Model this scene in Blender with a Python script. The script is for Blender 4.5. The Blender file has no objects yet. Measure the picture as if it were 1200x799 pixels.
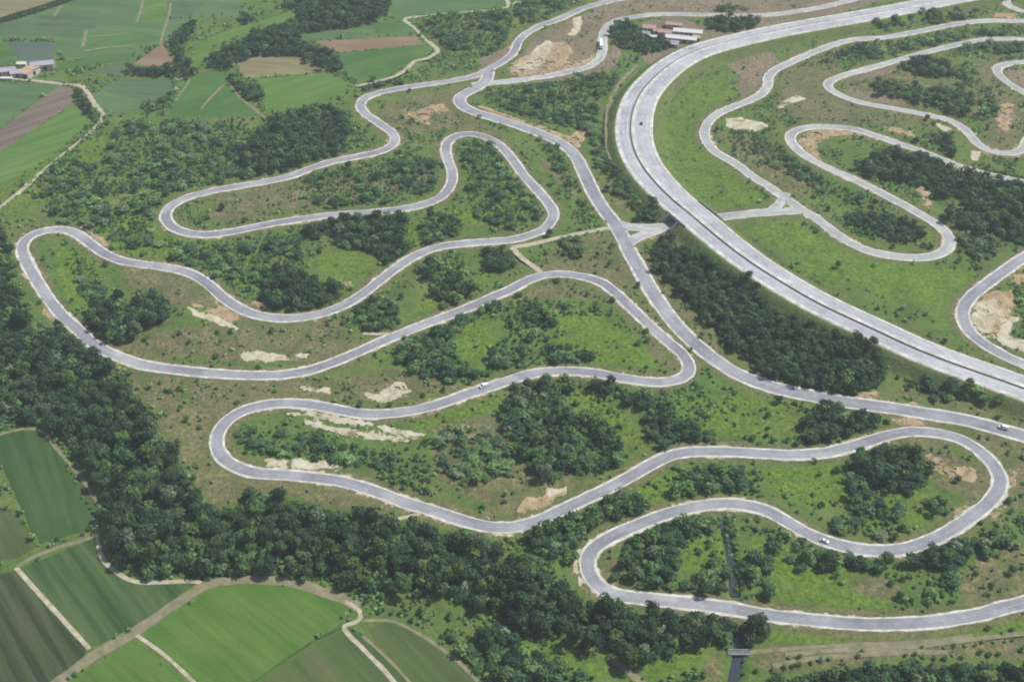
import bpy, bmesh, math, random
import numpy as np
from mathutils import Vector, Matrix

# ------------------------------------------------------------------ camera, world, sun, exposure
S = bpy.context.scene
COL = S.collection
CAM_H, PITCH, FPX = 415.0, math.radians(38.0), 1350.0
cd = bpy.data.cameras.new("camera")
cam = bpy.data.objects.new("camera", cd)
COL.objects.link(cam)
cam.location = (0, 0, CAM_H)
cam.rotation_euler = (math.pi / 2 - PITCH, 0, 0)
cd.sensor_width = 36.0
cd.lens = 36.0 * FPX / 1200.0
cd.clip_start, cd.clip_end = 1.0, 20000.0
S.camera = cam

SUN_TO = Vector((0.60, 0.16, 0.86)).normalized()
sun_el = math.asin(SUN_TO.z)
sun_az = math.atan2(SUN_TO.x, SUN_TO.y)
W = bpy.data.worlds.new("World")
S.world = W
W.use_nodes = True
wn = W.node_tree
bg = wn.nodes["Background"]
sky = wn.nodes.new("ShaderNodeTexSky")
sky.sky_type = 'NISHITA'
sky.sun_disc = False
sky.sun_elevation = sun_el
sky.sun_rotation = sun_az
sky.altitude = 200
wn.links.new(sky.outputs[0], bg.inputs[0])
bg.inputs[1].default_value = 0.10
sl = bpy.data.lights.new("sun", 'SUN')
sl.energy = 4.6
sl.angle = math.radians(0.5)
sl.color = (1.0, 0.955, 0.88)
sun = bpy.data.objects.new("sun", sl)
sun.rotation_euler = SUN_TO.to_track_quat('Z', 'Y').to_euler()
sun.location = (0, 0, 600)
COL.objects.link(sun)
S.view_settings.view_transform = 'Standard'
S.view_settings.look = 'None'
S.view_settings.gamma = 1.0
S.view_settings.exposure = 0.18
S.render.engine = 'CYCLES'
S.cycles.use_denoising = True
S.cycles.filter_width = 1.9
S.cycles.max_bounces = 5
S.cycles.diffuse_bounces = 2
S.cycles.glossy_bounces = 2
S.cycles.transmission_bounces = 2
S.cycles.volume_bounces = 1
S.cycles.transparent_max_bounces = 4

rng = np.random.default_rng(7)
random.seed(7)
KALB = 1.95          # picture value of a sunlit horizontal surface divided by its albedo


def lin(c):
    c = c / 255.0
    return c / 12.92 if c <= 0.04045 else ((c + 0.055) / 1.055) ** 2.4


def alb(r, g, b, k=1.0):
    return tuple(min(0.85, lin(v) / KALB * k) for v in (r, g, b)) + (1.0,)


# ------------------------------------------------------------------ survey helper: sight lines from the camera to the ground
SP, CP = math.sin(PITCH), math.cos(PITCH)


def at(px, py, z=0.0):
    dx, dy = (px - 600.0) / FPX, -(py - 399.5) / FPX
    d = (dx, CP + dy * SP, -SP + dy * CP)
    t = (CAM_H - z) / -d[2]
    return (d[0] * t, d[1] * t)


def to_px(x, y, z=0.0):
    zz = z - CAM_H
    depth = y * CP - zz * SP
    u = y * SP + zz * CP
    return 600.0 + FPX * x / depth, 399.5 - FPX * u / depth


def wpoly(pts, z=0.0):
    return np.array([at(p[0], p[1], z) for p in pts])


def inside(poly, X, Y):
    res = np.zeros(X.shape, bool)
    n = len(poly)
    j = n - 1
    for i in range(n):
        xi, yi = poly[i]
        xj, yj = poly[j]
        if yi != yj:
            c = ((yi > Y) != (yj > Y)) & (X < (xj - xi) * (Y - yi) / (yj - yi) + xi)
            res ^= c
        j = i
    return res


def vnoise(X, Y, scale, seed):
    r = np.random.default_rng(seed)
    T = r.random((256, 256))
    x, y = X / scale + 1000.0, Y / scale + 1000.0
    xi, yi = np.floor(x).astype(int), np.floor(y).astype(int)
    fx, fy = x - xi, y - yi
    fx, fy = fx * fx * (3 - 2 * fx), fy * fy * (3 - 2 * fy)
    a = T[xi % 256, yi % 256]; b = T[(xi + 1) % 256, yi % 256]
    c = T[xi % 256, (yi + 1) % 256]; d = T[(xi + 1) % 256, (yi + 1) % 256]
    return (a * (1 - fx) + b * fx) * (1 - fy) + (c * (1 - fx) + d * fx) * fy


def fbm(X, Y, scale, seed, n=3):
    v, a, t = 0, 0.5, 0
    for i in range(n):
        v = v + a * vnoise(X, Y, scale / 2 ** i, seed + i)
        t += a
        a *= 0.55
    return v / t


def sstep(a, b, x):
    t = np.clip((x - a) / (b - a), 0, 1)
    return t * t * (3 - 2 * t)


def spline(pts, step=2.0, smooth=6):
    """Catmull-Rom through world points, resampled evenly."""
    P = np.array(pts, float)
    P = np.vstack([2 * P[0] - P[1], P, 2 * P[-1] - P[-2]])
    out = []
    for i in range(1, len(P) - 2):
        p0, p1, p2, p3 = P[i - 1], P[i], P[i + 1], P[i + 2]
        n = max(3, int(np.linalg.norm(p2 - p1) / 0.8))
        for k in range(n):
            t = k / n
            out.append(0.5 * (2 * p1 + (p2 - p0) * t + (2 * p0 - 5 * p1 + 4 * p2 - p3) * t * t + (3 * p1 - p0 - 3 * p2 + p3) * t ** 3))
    out.append(P[-2])
    out = np.array(out)
    for _ in range(smooth):
        out[1:-1] = 0.25 * out[:-2] + 0.5 * out[1:-1] + 0.25 * out[2:]
    s = np.concatenate([[0], np.cumsum(np.linalg.norm(np.diff(out[:, :2], axis=0), axis=1))])
    n = max(2, int(round(s[-1] / step)) + 1)
    q = np.linspace(0, s[-1], n)
    return np.stack([np.interp(q, s, out[:, k]) for k in range(out.shape[1])], 1)


def frame2(C):
    T = np.gradient(C[:, :2], axis=0)
    T /= np.linalg.norm(T, axis=1)[:, None] + 1e-9
    return T, np.stack([-T[:, 1], T[:, 0]], 1)      # tangent, left normal


# ------------------------------------------------------------------ materials
def new_mat(name):
    m = bpy.data.materials.new(name)
    m.use_nodes = True
    nt = m.node_tree
    for n in list(nt.nodes):
        nt.nodes.remove(n)
    out = nt.nodes.new("ShaderNodeOutputMaterial")
    p = nt.nodes.new("ShaderNodeBsdfPrincipled")
    nt.links.new(p.outputs[0], out.inputs[0])
    p.inputs['Specular IOR Level'].default_value = 0.2
    p.inputs['Roughness'].default_value = 0.9
    return m, nt, p, out


def nd(nt, kind, **kw):
    n = nt.nodes.new(kind)
    for k, v in kw.items():
        setattr(n, k, v)
    return n


def noise(nt, vec, scale, detail=3.0, rough=0.55, dist=0.0):
    n = nd(nt, "ShaderNodeTexNoise")
    n.inputs['Scale'].default_value = scale
    n.inputs['Detail'].default_value = detail
    n.inputs['Roughness'].default_value = rough
    n.inputs['Distortion'].default_value = dist
    nt.links.new(vec, n.inputs['Vector'])
    return n.outputs['Fac']


def ramp(nt, fac, stops):
    r = nd(nt, "ShaderNodeValToRGB")
    e = r.color_ramp.elements
    while len(e) < len(stops):
        e.new(0.5)
    for i, (p, c) in enumerate(stops):
        e[i].position = p
        e[i].color = c if len(c) == 4 else tuple(c) + (1,)
    nt.links.new(fac, r.inputs[0])
    return r.outputs[0]


def mixc(nt, fac, a, b, blend='MIX'):
    m = nd(nt, "ShaderNodeMix", data_type='RGBA', blend_type=blend)
    for i, v in ((0, fac), (6, a), (7, b)):
        if isinstance(v, (int, float)):
            m.inputs[i].default_value = v
        elif isinstance(v, tuple):
            m.inputs[i].default_value = v
        else:
            nt.links.new(v, m.inputs[i])
    return m.outputs[2]


def math_(nt, op, a, b=None, c=None):
    m = nd(nt, "ShaderNodeMath", operation=op)
    for i, v in enumerate((a, b, c)):
        if v is None:
            continue
        if isinstance(v, (int, float)):
            m.inputs[i].default_value = v
        else:
            nt.links.new(v, m.inputs[i])
    return m.outputs[0]


def pos(nt):
    return nd(nt, "ShaderNodeNewGeometry").outputs['Position']


def mask_edge(nt, mask, nz, lo=0.38, hi=0.62, amt=0.7):
    v = math_(nt, 'ADD', mask, math_(nt, 'MULTIPLY', math_(nt, 'SUBTRACT', nz, 0.5), amt))
    r = nd(nt, "ShaderNodeMapRange", interpolation_type='SMOOTHSTEP')
    r.inputs[1].default_value = lo
    r.inputs[2].default_value = hi
    nt.links.new(v, r.inputs[0])
    return r.outputs[0]


def bump(nt, p, h, strength, dist=0.3):
    b = nd(nt, "ShaderNodeBump")
    b.inputs['Strength'].default_value = strength
    b.inputs['Distance'].default_value = dist
    nt.links.new(h, b.inputs['Height'])
    nt.links.new(b.outputs[0], p.inputs['Normal'])


def ground_material():
    m, nt, p, out = new_mat("ground_cover")
    P = pos(nt)
    n_big = noise(nt, P, 0.016, 4)
    n_mid = noise(nt, P, 0.085, 5, 0.6)
    n_sm = noise(nt, P, 0.42, 5, 0.65)
    n_fine = noise(nt, P, 1.7, 4, 0.7)
    a1 = nd(nt, "ShaderNodeAttribute", attribute_name="cover_a")
    a2 = nd(nt, "ShaderNodeAttribute", attribute_name="cover_b")
    s1 = nd(nt, "ShaderNodeSeparateColor"); nt.links.new(a1.outputs[0], s1.inputs[0])
    s2 = nd(nt, "ShaderNodeSeparateColor"); nt.links.new(a2.outputs[0], s2.inputs[0])
    lush, dry, pale = s1.outputs[0], s1.outputs[1], s1.outputs[2]
    orange, bare, dark = s2.outputs[0], s2.outputs[1], s2.outputs[2]
    g = ramp(nt, n_mid, [(0.30, alb(98, 124, 62)), (0.5, alb(122, 150, 78)), (0.68, alb(142, 160, 92))])
    g2 = ramp(nt, n_big, [(0.35, alb(102, 140, 70)), (0.65, alb(136, 150, 94))])
    g = mixc(nt, 0.45, g, g2)
    lu = ramp(nt, n_sm, [(0.3, alb(98, 130, 54)), (0.52, alb(126, 156, 68)), (0.72, alb(148, 172, 84))])
    g = mixc(nt, mask_edge(nt, lush, n_mid, 0.32, 0.72, 0.75), g, lu)
    dr = ramp(nt, n_sm, [(0.28, alb(112, 114, 78)), (0.5, alb(146, 142, 104)), (0.7, alb(178, 166, 126))])
    dr = mixc(nt, mask_edge(nt, n_mid, n_sm, 0.48, 0.62, 0.5), dr, ramp(nt, n_fine, [(0.3, alb(106, 122, 74)), (0.7, alb(138, 148, 96))]))
    g = mixc(nt, mask_edge(nt, dry, n_mid, 0.3, 0.7, 0.85), g, dr)
    br = ramp(nt, n_sm, [(0.3, alb(134, 124, 108)), (0.5, alb(166, 150, 130)), (0.7, alb(192, 172, 146))])
    br = mixc(nt, mask_edge(nt, n_big, n_sm, 0.50, 0.66, 0.6), br, alb(150, 144, 116))
    g = mixc(nt, mask_edge(nt, bare, n_mid, 0.3, 0.7, 0.7), g, br)
    n_soil = noise(nt, P, 0.20, 6, 0.72, 0.6)
    orr = ramp(nt, n_soil, [(0.3, alb(150, 132, 100)), (0.5, alb(204, 178, 142)), (0.68, alb(236, 216, 182))])
    g = mixc(nt, mask_edge(nt, orange, n_soil, 0.46, 0.80, 2.6), g, orr)
    pa = ramp(nt, n_soil, [(0.28, alb(186, 168, 128)), (0.46, alb(236, 224, 188)), (0.62, alb(255, 250, 224))])
    g = mixc(nt, mask_edge(nt, pale, n_soil, 0.42, 0.74, 2.4), g, pa)
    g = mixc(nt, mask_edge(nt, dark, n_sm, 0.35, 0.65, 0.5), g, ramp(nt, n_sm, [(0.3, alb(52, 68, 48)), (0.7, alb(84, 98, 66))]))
    patch = noise(nt, P, 0.032, 7, 0.72, 1.2)
    mpk = math_(nt, 'MULTIPLY', mask_edge(nt, patch, n_sm, 0.52, 0.66, 0.35), 0.34)
    g = mixc(nt, mpk, g, ramp(nt, n_sm, [(0.3, alb(100, 108, 70)), (0.5, alb(126, 132, 90)), (0.7, alb(152, 148, 108))]))
    patch2 = noise(nt, P, 0.11, 6, 0.75, 1.0)
    mp3 = math_(nt, 'MULTIPLY', mask_edge(nt, patch2, n_fine, 0.55, 0.68, 0.3), 0.55)
    g = mixc(nt, mp3, g, ramp(nt, n_sm, [(0.3, alb(70, 98, 58)), (0.7, alb(100, 126, 76))]))
    heath = noise(nt, P, 0.055, 6, 0.75, 0.5)
    g = mixc(nt, 0.75, g, ramp(nt, heath, [(0.30, (0.72, 0.72, 0.72)), (0.46, (0.98, 0.99, 0.96)), (0.6, (1.08, 1.07, 1.02)), (0.72, (1.28, 1.22, 1.16))]), 'MULTIPLY')
    g = mixc(nt, 0.8, g, ramp(nt, n_sm, [(0.30, (0.74, 0.77, 0.72)), (0.5, (1, 1, 1)), (0.70, (1.20, 1.18, 1.14))]), 'MULTIPLY')
    f = ramp(nt, n_fine, [(0.25, (0.55, 0.58, 0.55)), (0.5, (1, 1, 1)), (0.75, (1.34, 1.32, 1.25))])
    g = mixc(nt, 0.75, g, f, 'MULTIPLY')
    nt.links.new(g, p.inputs['Base Color'])
    p.inputs['Specular IOR Level'].default_value = 0.05
    bump(nt, p, n_sm, 0.9, 0.9)
    return m


def simple_mat(name, ca, cb, scale=0.3, rough=0.9, spec=0.2, bumpv=0.0, detail=5):
    m, nt, p, out = new_mat(name)
    P = pos(nt)
    n = noise(nt, P, scale, detail, 0.62)
    nt.links.new(ramp(nt, n, [(0.3, ca), (0.7, cb)]), p.inputs['Base Color'])
    p.inputs['Roughness'].default_value = rough
    p.inputs['Specular IOR Level'].default_value = spec
    if bumpv:
        bump(nt, p, n, bumpv)
    return m


def asphalt_mat(name, c0, c1, c2):
    m, nt, p, out = new_mat(name)
    P = pos(nt)
    big = noise(nt, P, 0.025, 4, 0.6)
    sm = noise(nt, P, 0.9, 4, 0.65)
    base = ramp(nt, big, [(0.34, c0), (0.5, c1), (0.68, c2)])
    uv = nd(nt, "ShaderNodeUVMap"); uv.uv_map = "UVMap"
    sx = nd(nt, "ShaderNodeSeparateXYZ"); nt.links.new(uv.outputs[0], sx.inputs[0])
    # worn wheel paths: two bands per lane across the ribbon
    w = math_(nt, 'SINE', math_(nt, 'MULTIPLY', sx.outputs[0], 2 * math.pi / 1.55))
    w = math_(nt, 'MULTIPLY_ADD', w, 0.05, 1.0)
    # cross joints and repair patches along the road
    mp = nd(nt, "ShaderNodeCombineXYZ")
    nt.links.new(math_(nt, 'MULTIPLY', sx.outputs[1], 0.028), mp.inputs[0])
    pt = noise(nt, mp.outputs[0], 1.0, 2, 0.5)
    pr = ramp(nt, pt, [(0.40, (0.88, 0.88, 0.89)), (0.44, (1, 1, 1)), (0.62, (1, 1, 1)), (0.66, (1.12, 1.12, 1.11))])
    c = mixc(nt, 1.0, base, pr, 'MULTIPLY')
    # resurfaced stretches one lane wide
    lane = math_(nt, 'FLOOR', math_(nt, 'MULTIPLY', sx.outputs[0], 0.36))
    mp2 = nd(nt, "ShaderNodeCombineXYZ")
    nt.links.new(math_(nt, 'FLOOR', math_(nt, 'MULTIPLY', sx.outputs[1], 0.085)), mp2.inputs[0])
    nt.links.new(lane, mp2.inputs[1])
    wnz = nd(nt, "ShaderNodeTexWhiteNoise"); wnz.noise_dimensions = '2D'
    nt.links.new(mp2.outputs[0], wnz.inputs['Vector'])
    c = mixc(nt, 1.0, c, ramp(nt, wnz.outputs['Value'], [(0.0, (0.88, 0.88, 0.90)), (0.10, (0.97, 0.97, 0.97)), (0.5, (1, 1, 1)), (0.90, (1.03, 1.03, 1.03)), (0.97, (1.2, 1.2, 1.17))]), 'MULTIPLY')
    med = noise(nt, P, 0.12, 5, 0.7)
    c = mixc(nt, 1.0, c, ramp(nt, med, [(0.3, (0.86, 0.86, 0.87)), (0.7, (1.13, 1.13, 1.12))]), 'MULTIPLY')
    c = mixc(nt, 1.0, c, ramp(nt, sm, [(0.25, (0.86, 0.86, 0.86)), (0.75, (1.13, 1.13, 1.13))]), 'MULTIPLY')
    cw = nd(nt, "ShaderNodeCombineXYZ")
    for i in range(3):
        nt.links.new(w, cw.inputs[i])
    c = mixc(nt, 1.0, c, cw.outputs[0], 'MULTIPLY')
    nt.links.new(c, p.inputs['Base Color'])
    p.inputs['Roughness'].default_value = 0.85
    return m


def field_mat(name, ca, cb, cc, ang=0.0, period=9.0, amt=0.6, patch=0.02):
    """Crop rows: bands of differing growth along one direction plus loose patches."""
    m, nt, p, out = new_mat(name)
    P = pos(nt)
    mp = nd(nt, "ShaderNodeMapping")
    mp.inputs['Rotation'].default_value = (0, 0, ang)
    nt.links.new(P, mp.inputs['Vector'])
    sx = nd(nt, "ShaderNodeSeparateXYZ"); nt.links.new(mp.outputs[0], sx.inputs[0])
    cv = nd(nt, "ShaderNodeCombineXYZ")
    nt.links.new(math_(nt, 'MULTIPLY', sx.outputs[0], 0.010), cv.inputs[0])
    nt.links.new(math_(nt, 'MULTIPLY', sx.outputs[1], 1.0 / period), cv.inputs[1])
    band = noise(nt, cv.outputs[0], 1.0, 3, 0.6)
    pat = noise(nt, P, patch, 5, 0.6)
    fine = noise(nt, P, 1.1, 4, 0.7)
    cv2 = nd(nt, "ShaderNodeCombineXYZ")
    nt.links.new(math_(nt, 'MULTIPLY', sx.outputs[0], 0.03), cv2.inputs[0])
    nt.links.new(math_(nt, 'MULTIPLY', sx.outputs[1], 0.55), cv2.inputs[1])
    rows = noise(nt, cv2.outputs[0], 1.0, 2, 0.6)
    c1 = ramp(nt, pat, [(0.32, ca), (0.52, cb), (0.7, cc)])
    c2 = ramp(nt, band, [(0.36, ca), (0.5, cb), (0.62, cc)])
    c = mixc(nt, amt, c1, c2)
    c = mixc(nt, 0.5, c, ramp(nt, rows, [(0.32, (0.80, 0.82, 0.80)), (0.5, (1, 1, 1)), (0.68, (1.18, 1.16, 1.16))]), 'MULTIPLY')
    c = mixc(nt, 0.8, c, ramp(nt, fine, [(0.25, (0.76, 0.78, 0.76)), (0.75, (1.22, 1.2, 1.2))]), 'MULTIPLY')
    nt.links.new(c, p.inputs['Base Color'])
    p.inputs['Specular IOR Level'].default_value = 0.05
    bump(nt, p, fine, 0.35, 0.4)
    return m


def leaf_material():
    m, nt, p, out = new_mat("leaves")
    a = nd(nt, "ShaderNodeAttribute", attribute_name="tint")
    oi = nd(nt, "ShaderNodeObjectInfo")
    v = math_(nt, 'MULTIPLY_ADD', oi.outputs['Random'], 0.5, 0.75)
    c = nd(nt, "ShaderNodeCombineXYZ")
    for i in range(3):
        nt.links.new(v, c.inputs[i])
    col = mixc(nt, 1.0, a.outputs[0], c.outputs[0], 'MULTIPLY')
    nt.links.new(col, p.inputs['Base Color'])
    p.inputs['Roughness'].default_value = 0.6
    p.inputs['Specular IOR Level'].default_value = 0.10
    tr = nd(nt, "ShaderNodeBsdfTranslucent")
    nt.links.new(col, tr.inputs[0])
    mx = nd(nt, "ShaderNodeMixShader")
    mx.inputs[0].default_value = 0.22
    nt.links.new(p.outputs[0], mx.inputs[1])
    nt.links.new(tr.outputs[0], mx.inputs[2])
    nt.links.new(mx.outputs[0], out.inputs[0])
    return m


def flat_mat(name, c, rough=0.6, spec=0.3, metal=0.0):
    m, nt, p, out = new_mat(name)
    P = pos(nt)
    n = noise(nt, P, 1.3, 4)
    nt.links.new(ramp(nt, n, [(0.3, tuple(v * 0.88 for v in c[:3])), (0.7, tuple(min(0.9, v * 1.1) for v in c[:3]))]), p.inputs['Base Color'])
    p.inputs['Roughness'].default_value = rough
    p.inputs['Specular IOR Level'].default_value = spec
    p.inputs['Metallic'].default_value = metal
    return m


M = {}
M['ground'] = ground_material()
M['asphalt'] = asphalt_mat("worn_asphalt", alb(164, 165, 176), alb(184, 185, 194), alb(210, 211, 216))
M['asphalt_pale'] = asphalt_mat("pale_asphalt", alb(198, 200, 200), alb(212, 214, 212), alb(224, 225, 222))
M['motorway_grey'] = asphalt_mat("grey_motorway_surface", alb(202, 202, 212), alb(218, 218, 226), alb(233, 233, 238))
M['concrete_road'] = asphalt_mat("pale_concrete_road", alb(206, 206, 218), alb(218, 218, 228), alb(228, 228, 236))
M['shoulder'] = simple_mat("gravel_shoulder", alb(204, 200, 184), alb(255, 254, 246, 1.3), 0.22)
M['marking'] = simple_mat("road_paint", alb(240, 240, 242), alb(255, 255, 255), 1.2)
M['worn_marking'] = simple_mat("worn_road_paint", alb(212, 212, 216), alb(250, 250, 250), 0.5)
M['track'] = simple_mat("track_dirt", alb(190, 180, 150), alb(246, 238, 210), 0.25)
M['track_dull'] = simple_mat("track_dull_dirt", alb(136, 136, 104), alb(188, 178, 144), 0.2)
M['bark'] = simple_mat("bark", (0.09, 0.07, 0.05, 1), (0.17, 0.14, 0.11, 1), 2.0)
M['leaf'] = leaf_material()
M['concrete'] = simple_mat("concrete", alb(168, 168, 164), alb(200, 200, 196), 0.4)
M['dark_concrete'] = simple_mat("weathered_concrete", alb(128, 128, 132), alb(154, 154, 158), 0.5)


# ------------------------------------------------------------------ object helpers
def link(name, me, parent=None, kind=None, label=None, cat=None, group=None):
    o = bpy.data.objects.new(name, me)
    COL.objects.link(o)
    if parent is not None:
        o.parent = parent
    tag(o, label, cat, group, kind)
    return o


def tag(o, label=None, cat=None, group=None, kind=None):
    if kind: o['kind'] = kind
    if label: o['label'] = label
    if cat: o['category'] = cat
    if group: o['group'] = group
    return o


def pymesh(name, verts, faces, mat, smooth=False):
    me = bpy.data.meshes.new(name)
    me.from_pydata([tuple(map(float, v)) for v in verts], [], faces)
    me.materials.append(mat)
    if smooth:
        me.polygons.foreach_set("use_smooth", [True] * len(me.polygons))
    me.update()
    return me


def quadmesh(name, V, mat, tint=None, tris=None):
    """V: (n,4,3) loose quads, made fast; tint (n,3)."""
    n = len(V)
    me = bpy.data.meshes.new(name)
    me.vertices.add(n * 4)
    me.vertices.foreach_set("co", V.reshape(-1).astype(np.float32))
    me.loops.add(n * 4)
    me.loops.foreach_set("vertex_index", np.arange(n * 4, dtype=np.int32))
    me.polygons.add(n)
    me.polygons.foreach_set("loop_start", np.arange(0, n * 4, 4, dtype=np.int32))
    if tint is not None:
        a = me.attributes.new("tint", 'FLOAT_COLOR', 'FACE')
        c = np.ones((n, 4), np.float32)
        c[:, :3] = tint
        a.data.foreach_set("color", c.reshape(-1))
    me.materials.append(mat)
    me.update(calc_edges=True)
    return me


# ------------------------------------------------------------------ road survey (centre lines read from the photograph, laid on level ground)
R_TRACK = [(1235,694),(1200,706),(1175,712),(1150,719.5),(1100,727.5),(1050,731),(1000,730.5),(950,726),(900,720.5),(850,712),(800,706),(762,702),(725,698),(707,691),(695,680),(689,667),(688,655),(693,645),(707,634),(730,622.5),(760,610),(790,599.5),(825,592),(850,590),(875,592),(900,599),(925,613),(950,627),(975,636),(1000,642.5),(1025,645),(1050,644.5),(1075,639),(1100,629),(1125,614),(1148,598),(1162,585),(1171,572),(1172,560),(1165,545),(1150,530),(1132,517),(1112,510),(1087,506),(1062,506),(1037,511),(1012,519),(987,526),(962,531),(925,533),(900,532),(862,529.5),(825,529),(800,530.5),(780,536),(762,545),(740,557.5),(712,572.5),(687,584),(662,596),(645,604),(625,612),(600,618),(575,617.5),(550,612),(525,604),(500,596),(475,589),(450,579),(425,571),(400,564),(362,559),(325,556),(300,554.5),(282,549),(265,540),(255,527),(254.5,512),(262,497),(277,485),(300,476.5),(325,472.5),(350,473),(375,476),(400,481),(425,485),(450,485),(475,482.5),(500,477.5),(525,470),(550,461),(575,453),(600,444.5),(625,437.5),(650,435),(675,435),(700,437.5),(725,442),(750,446),(772,448),(790,446),(802,441.5),(808,434),(806,424),(798,413),(780,398),(760,380),(740,361),(720,342),(705,331),(682,324),(657,321),(635,323),(615,330),(600,338.5),(575,349),(550,360),(525,370),(500,379),(475,389),(450,399),(430,408),(412,416),(387,426),(362,434),(337,438.5),(300,440),(250,437.5),(212,434),(175,429),(150,422),(125,412),(106,400),(90,385),(75,372),(62,357),(50,340),(38,320),(29,302.5),(26,288),(36,276),(55,270),(75,269),(90,274),(105,285),(120,296),(140,305),(162,309.5),(187,312.5),(212,317),(230,324),(246,335),(263,350),(282,362),(300,369),(325,373),(350,372.5),(375,368),(400,359),(420,348),(435,337),(450,325),(470,310),(490,298),(512,290),(537,286),(562,284),(600,281),(620,276),(637,269),(647,258),(648,247),(640,235),(627,220),(615,207),(605,193),(595,180),(584,169),(572,162),(557,157.5),(540,158),(527,164),(522,174),(525,188),(530,202),(529,215),(520,228),(505,237),(475,244.5),(437,249),(400,251),(362,255.5),(325,261),(300,266),(270,272),(245,275),(225,274),(207,269),(196,260),(194,251),(201,241),(217,232.5),(240,226),(270,220),(300,215),(337,207.5),(362,198.5),(387,190),(412,185),(437,180),(455,174),(463,165),(459,155),(445,145),(429,134),(422,123),(430,114),(450,107.5),(480,102),(512,97.5),(537,93.5),(560,88),(577,79),(594,69),(603,60),(607,50),(615,41),(632,31),(657,22),(680,11),(705,4),(740,-3),(790,-10)]
R_NORTH = [(553,100),(575,97.5),(600,95),(637,90),(668,84),(690,78),(702,69),(706,57.5),(706,45),(710,33),(721,25),(740,20.5),(770,17),(825,17.5),(870,18.5),(910,17),(945,12),(975,6),(1012,-3)]
R_INNER = [(572,84),(571,92),(562,101),(550,107.5),(539,114),(540,122),(552,130),(575,137),(600,144.5),(625,153.5),(647,162.5),(664,172.5),(675,184),(683,200),(695,225),(707,245),(720,262),(730,279),(738,296),(748,313),(762,338),(780,365),(798,387),(814,402),(837,421),(862,437),(900,452),(937,461),(975,468.5),(1012,474),(1050,479),(1087,485),(1125,491),(1162,500),(1187,507),(1200,511),(1240,524)]
R_UNDER_A = [(716,258),(727,264),(742,266.5),(762,267),(778,266),(800,261.5),(830,256),(850,253.5),(875,251),(900,249),(920,247.5),(938,247)]
R_UNDER_B = [(735,290),(739,284),(748,278),(760,273.5),(778,267)]
R_EAST = [(1240,24),(1200,25),(1150,25),(1112,30),(1075,37.5),(1037,44),(1000,47),(975,53),(950,63),(925,74),(907,83),(900,92),(899,103),(887,114),(862,124),(840,134),(828,146),(826,160),(837,177),(862,192),(882,207),(900,218),(920,232),(938,245),(955,255),(975,270),(995,284),(1020,294.5),(1050,300.5),(1080,302),(1100,298),(1112,288),(1110,275),(1097,262),(1075,249),(1050,235.5),(1025,222.5),(1000,210),(975,199),(950,186.5),(934,175),(926,163),(931,154),(950,149),(975,149),(1000,151.5),(1025,159),(1050,167.5),(1075,176),(1100,186),(1120,194),(1150,203),(1200,214),(1240,220)]
R_SPUR = [(921,226),(917,234),(912,241),(902,248)]
R_FAR = [(1240,48),(1200,46),(1162,46),(1137,49),(1112,55),(1087,61),(1050,71.5),(1012,82),(985,90),(971,97),(972,104),(987,113),(1012,121),(1050,128),(1087,135),(1112,141),(1129,150),(1140,162.5),(1151,173),(1167,178.5),(1186,179.5),(1199,174),(1205,163),(1214,155),(1230,150)]
R_CORNER = [(1240,71),(1200,73),(1177,76),(1168,82),(1176,93),(1200,108),(1240,125)]
R_TOP = [(1215,17),(1198,13),(1184,8),(1179,0),(1183,-8)]
R_RIGHT = [(1240,280),(1200,302),(1175,319),(1150,337.5),(1134,352),(1128,366),(1132,382),(1145,397),(1170,413),(1200,427),(1240,440)]
HWY = [(1260,478),(1200,455),(1150,437.5),(1100,420),(1055,401),(1025,386),(962,357.5),(900,321),(862,295),(825,265),(800,243.5),(788,235),(755,199),(741,170),(739,143),(747,115),(765,92.5),(790,72.5),(825,56),(900,38),(950,28.5),(1000,20),(1055,10),(1105,0),(1170,-12)]
HWY_Z0 = 6.0

ROADS = {}


def run_on(W_, pts, far=130.0):
    """carry a road that leaves the view on beyond it"""
    W_ = [tuple(p) for p in W_]
    for e, i, j in ((0, 0, 1), (1, -1, -2)):
        if not (0 <= pts[i][0] <= 1200 and 0 <= pts[i][1] <= 799):
            a, b = np.array(W_[i]), np.array(W_[j])
            t = (a - b) / np.linalg.norm(a - b)
            new = [tuple(a + t * far * 0.5), tuple(a + t * far)]
            W_ = new[::-1] + W_ if e == 0 else W_ + new
    return W_


def lay(name, pts, **kw):
    C = spline(run_on([at(p[0], p[1]) for p in pts], pts), smooth=24 if len(pts) > 9 else 6)
    ROADS[name] = dict(C=C, **kw)


lay('track', R_TRACK, wa=2.95, ws=3.9, z=0.17)
lay('north', R_NORTH, wa=3.0, ws=3.9, z=0.150)
lay('inner', R_INNER, wa=4.0, ws=5.2, z=0.16)
lay('under', R_UNDER_A, wa=3.7, ws=4.3, z=0.154)
lay('under_b', R_UNDER_B, wa=3.3, ws=3.9, z=0.146)
lay('east', R_EAST, wa=2.9, ws=3.9, z=0.164)
lay('spur', R_SPUR, wa=2.8, ws=3.2, z=0.142)
lay('far', R_FAR, wa=2.8, ws=3.6, z=0.15)
lay('corner', R_CORNER, wa=2.8, ws=3.7, z=0.15)
lay('top', R_TOP, wa=2.8, ws=3.7, z=0.15)
lay('right', R_RIGHT, wa=3.2, ws=4.2, z=0.15)

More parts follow.
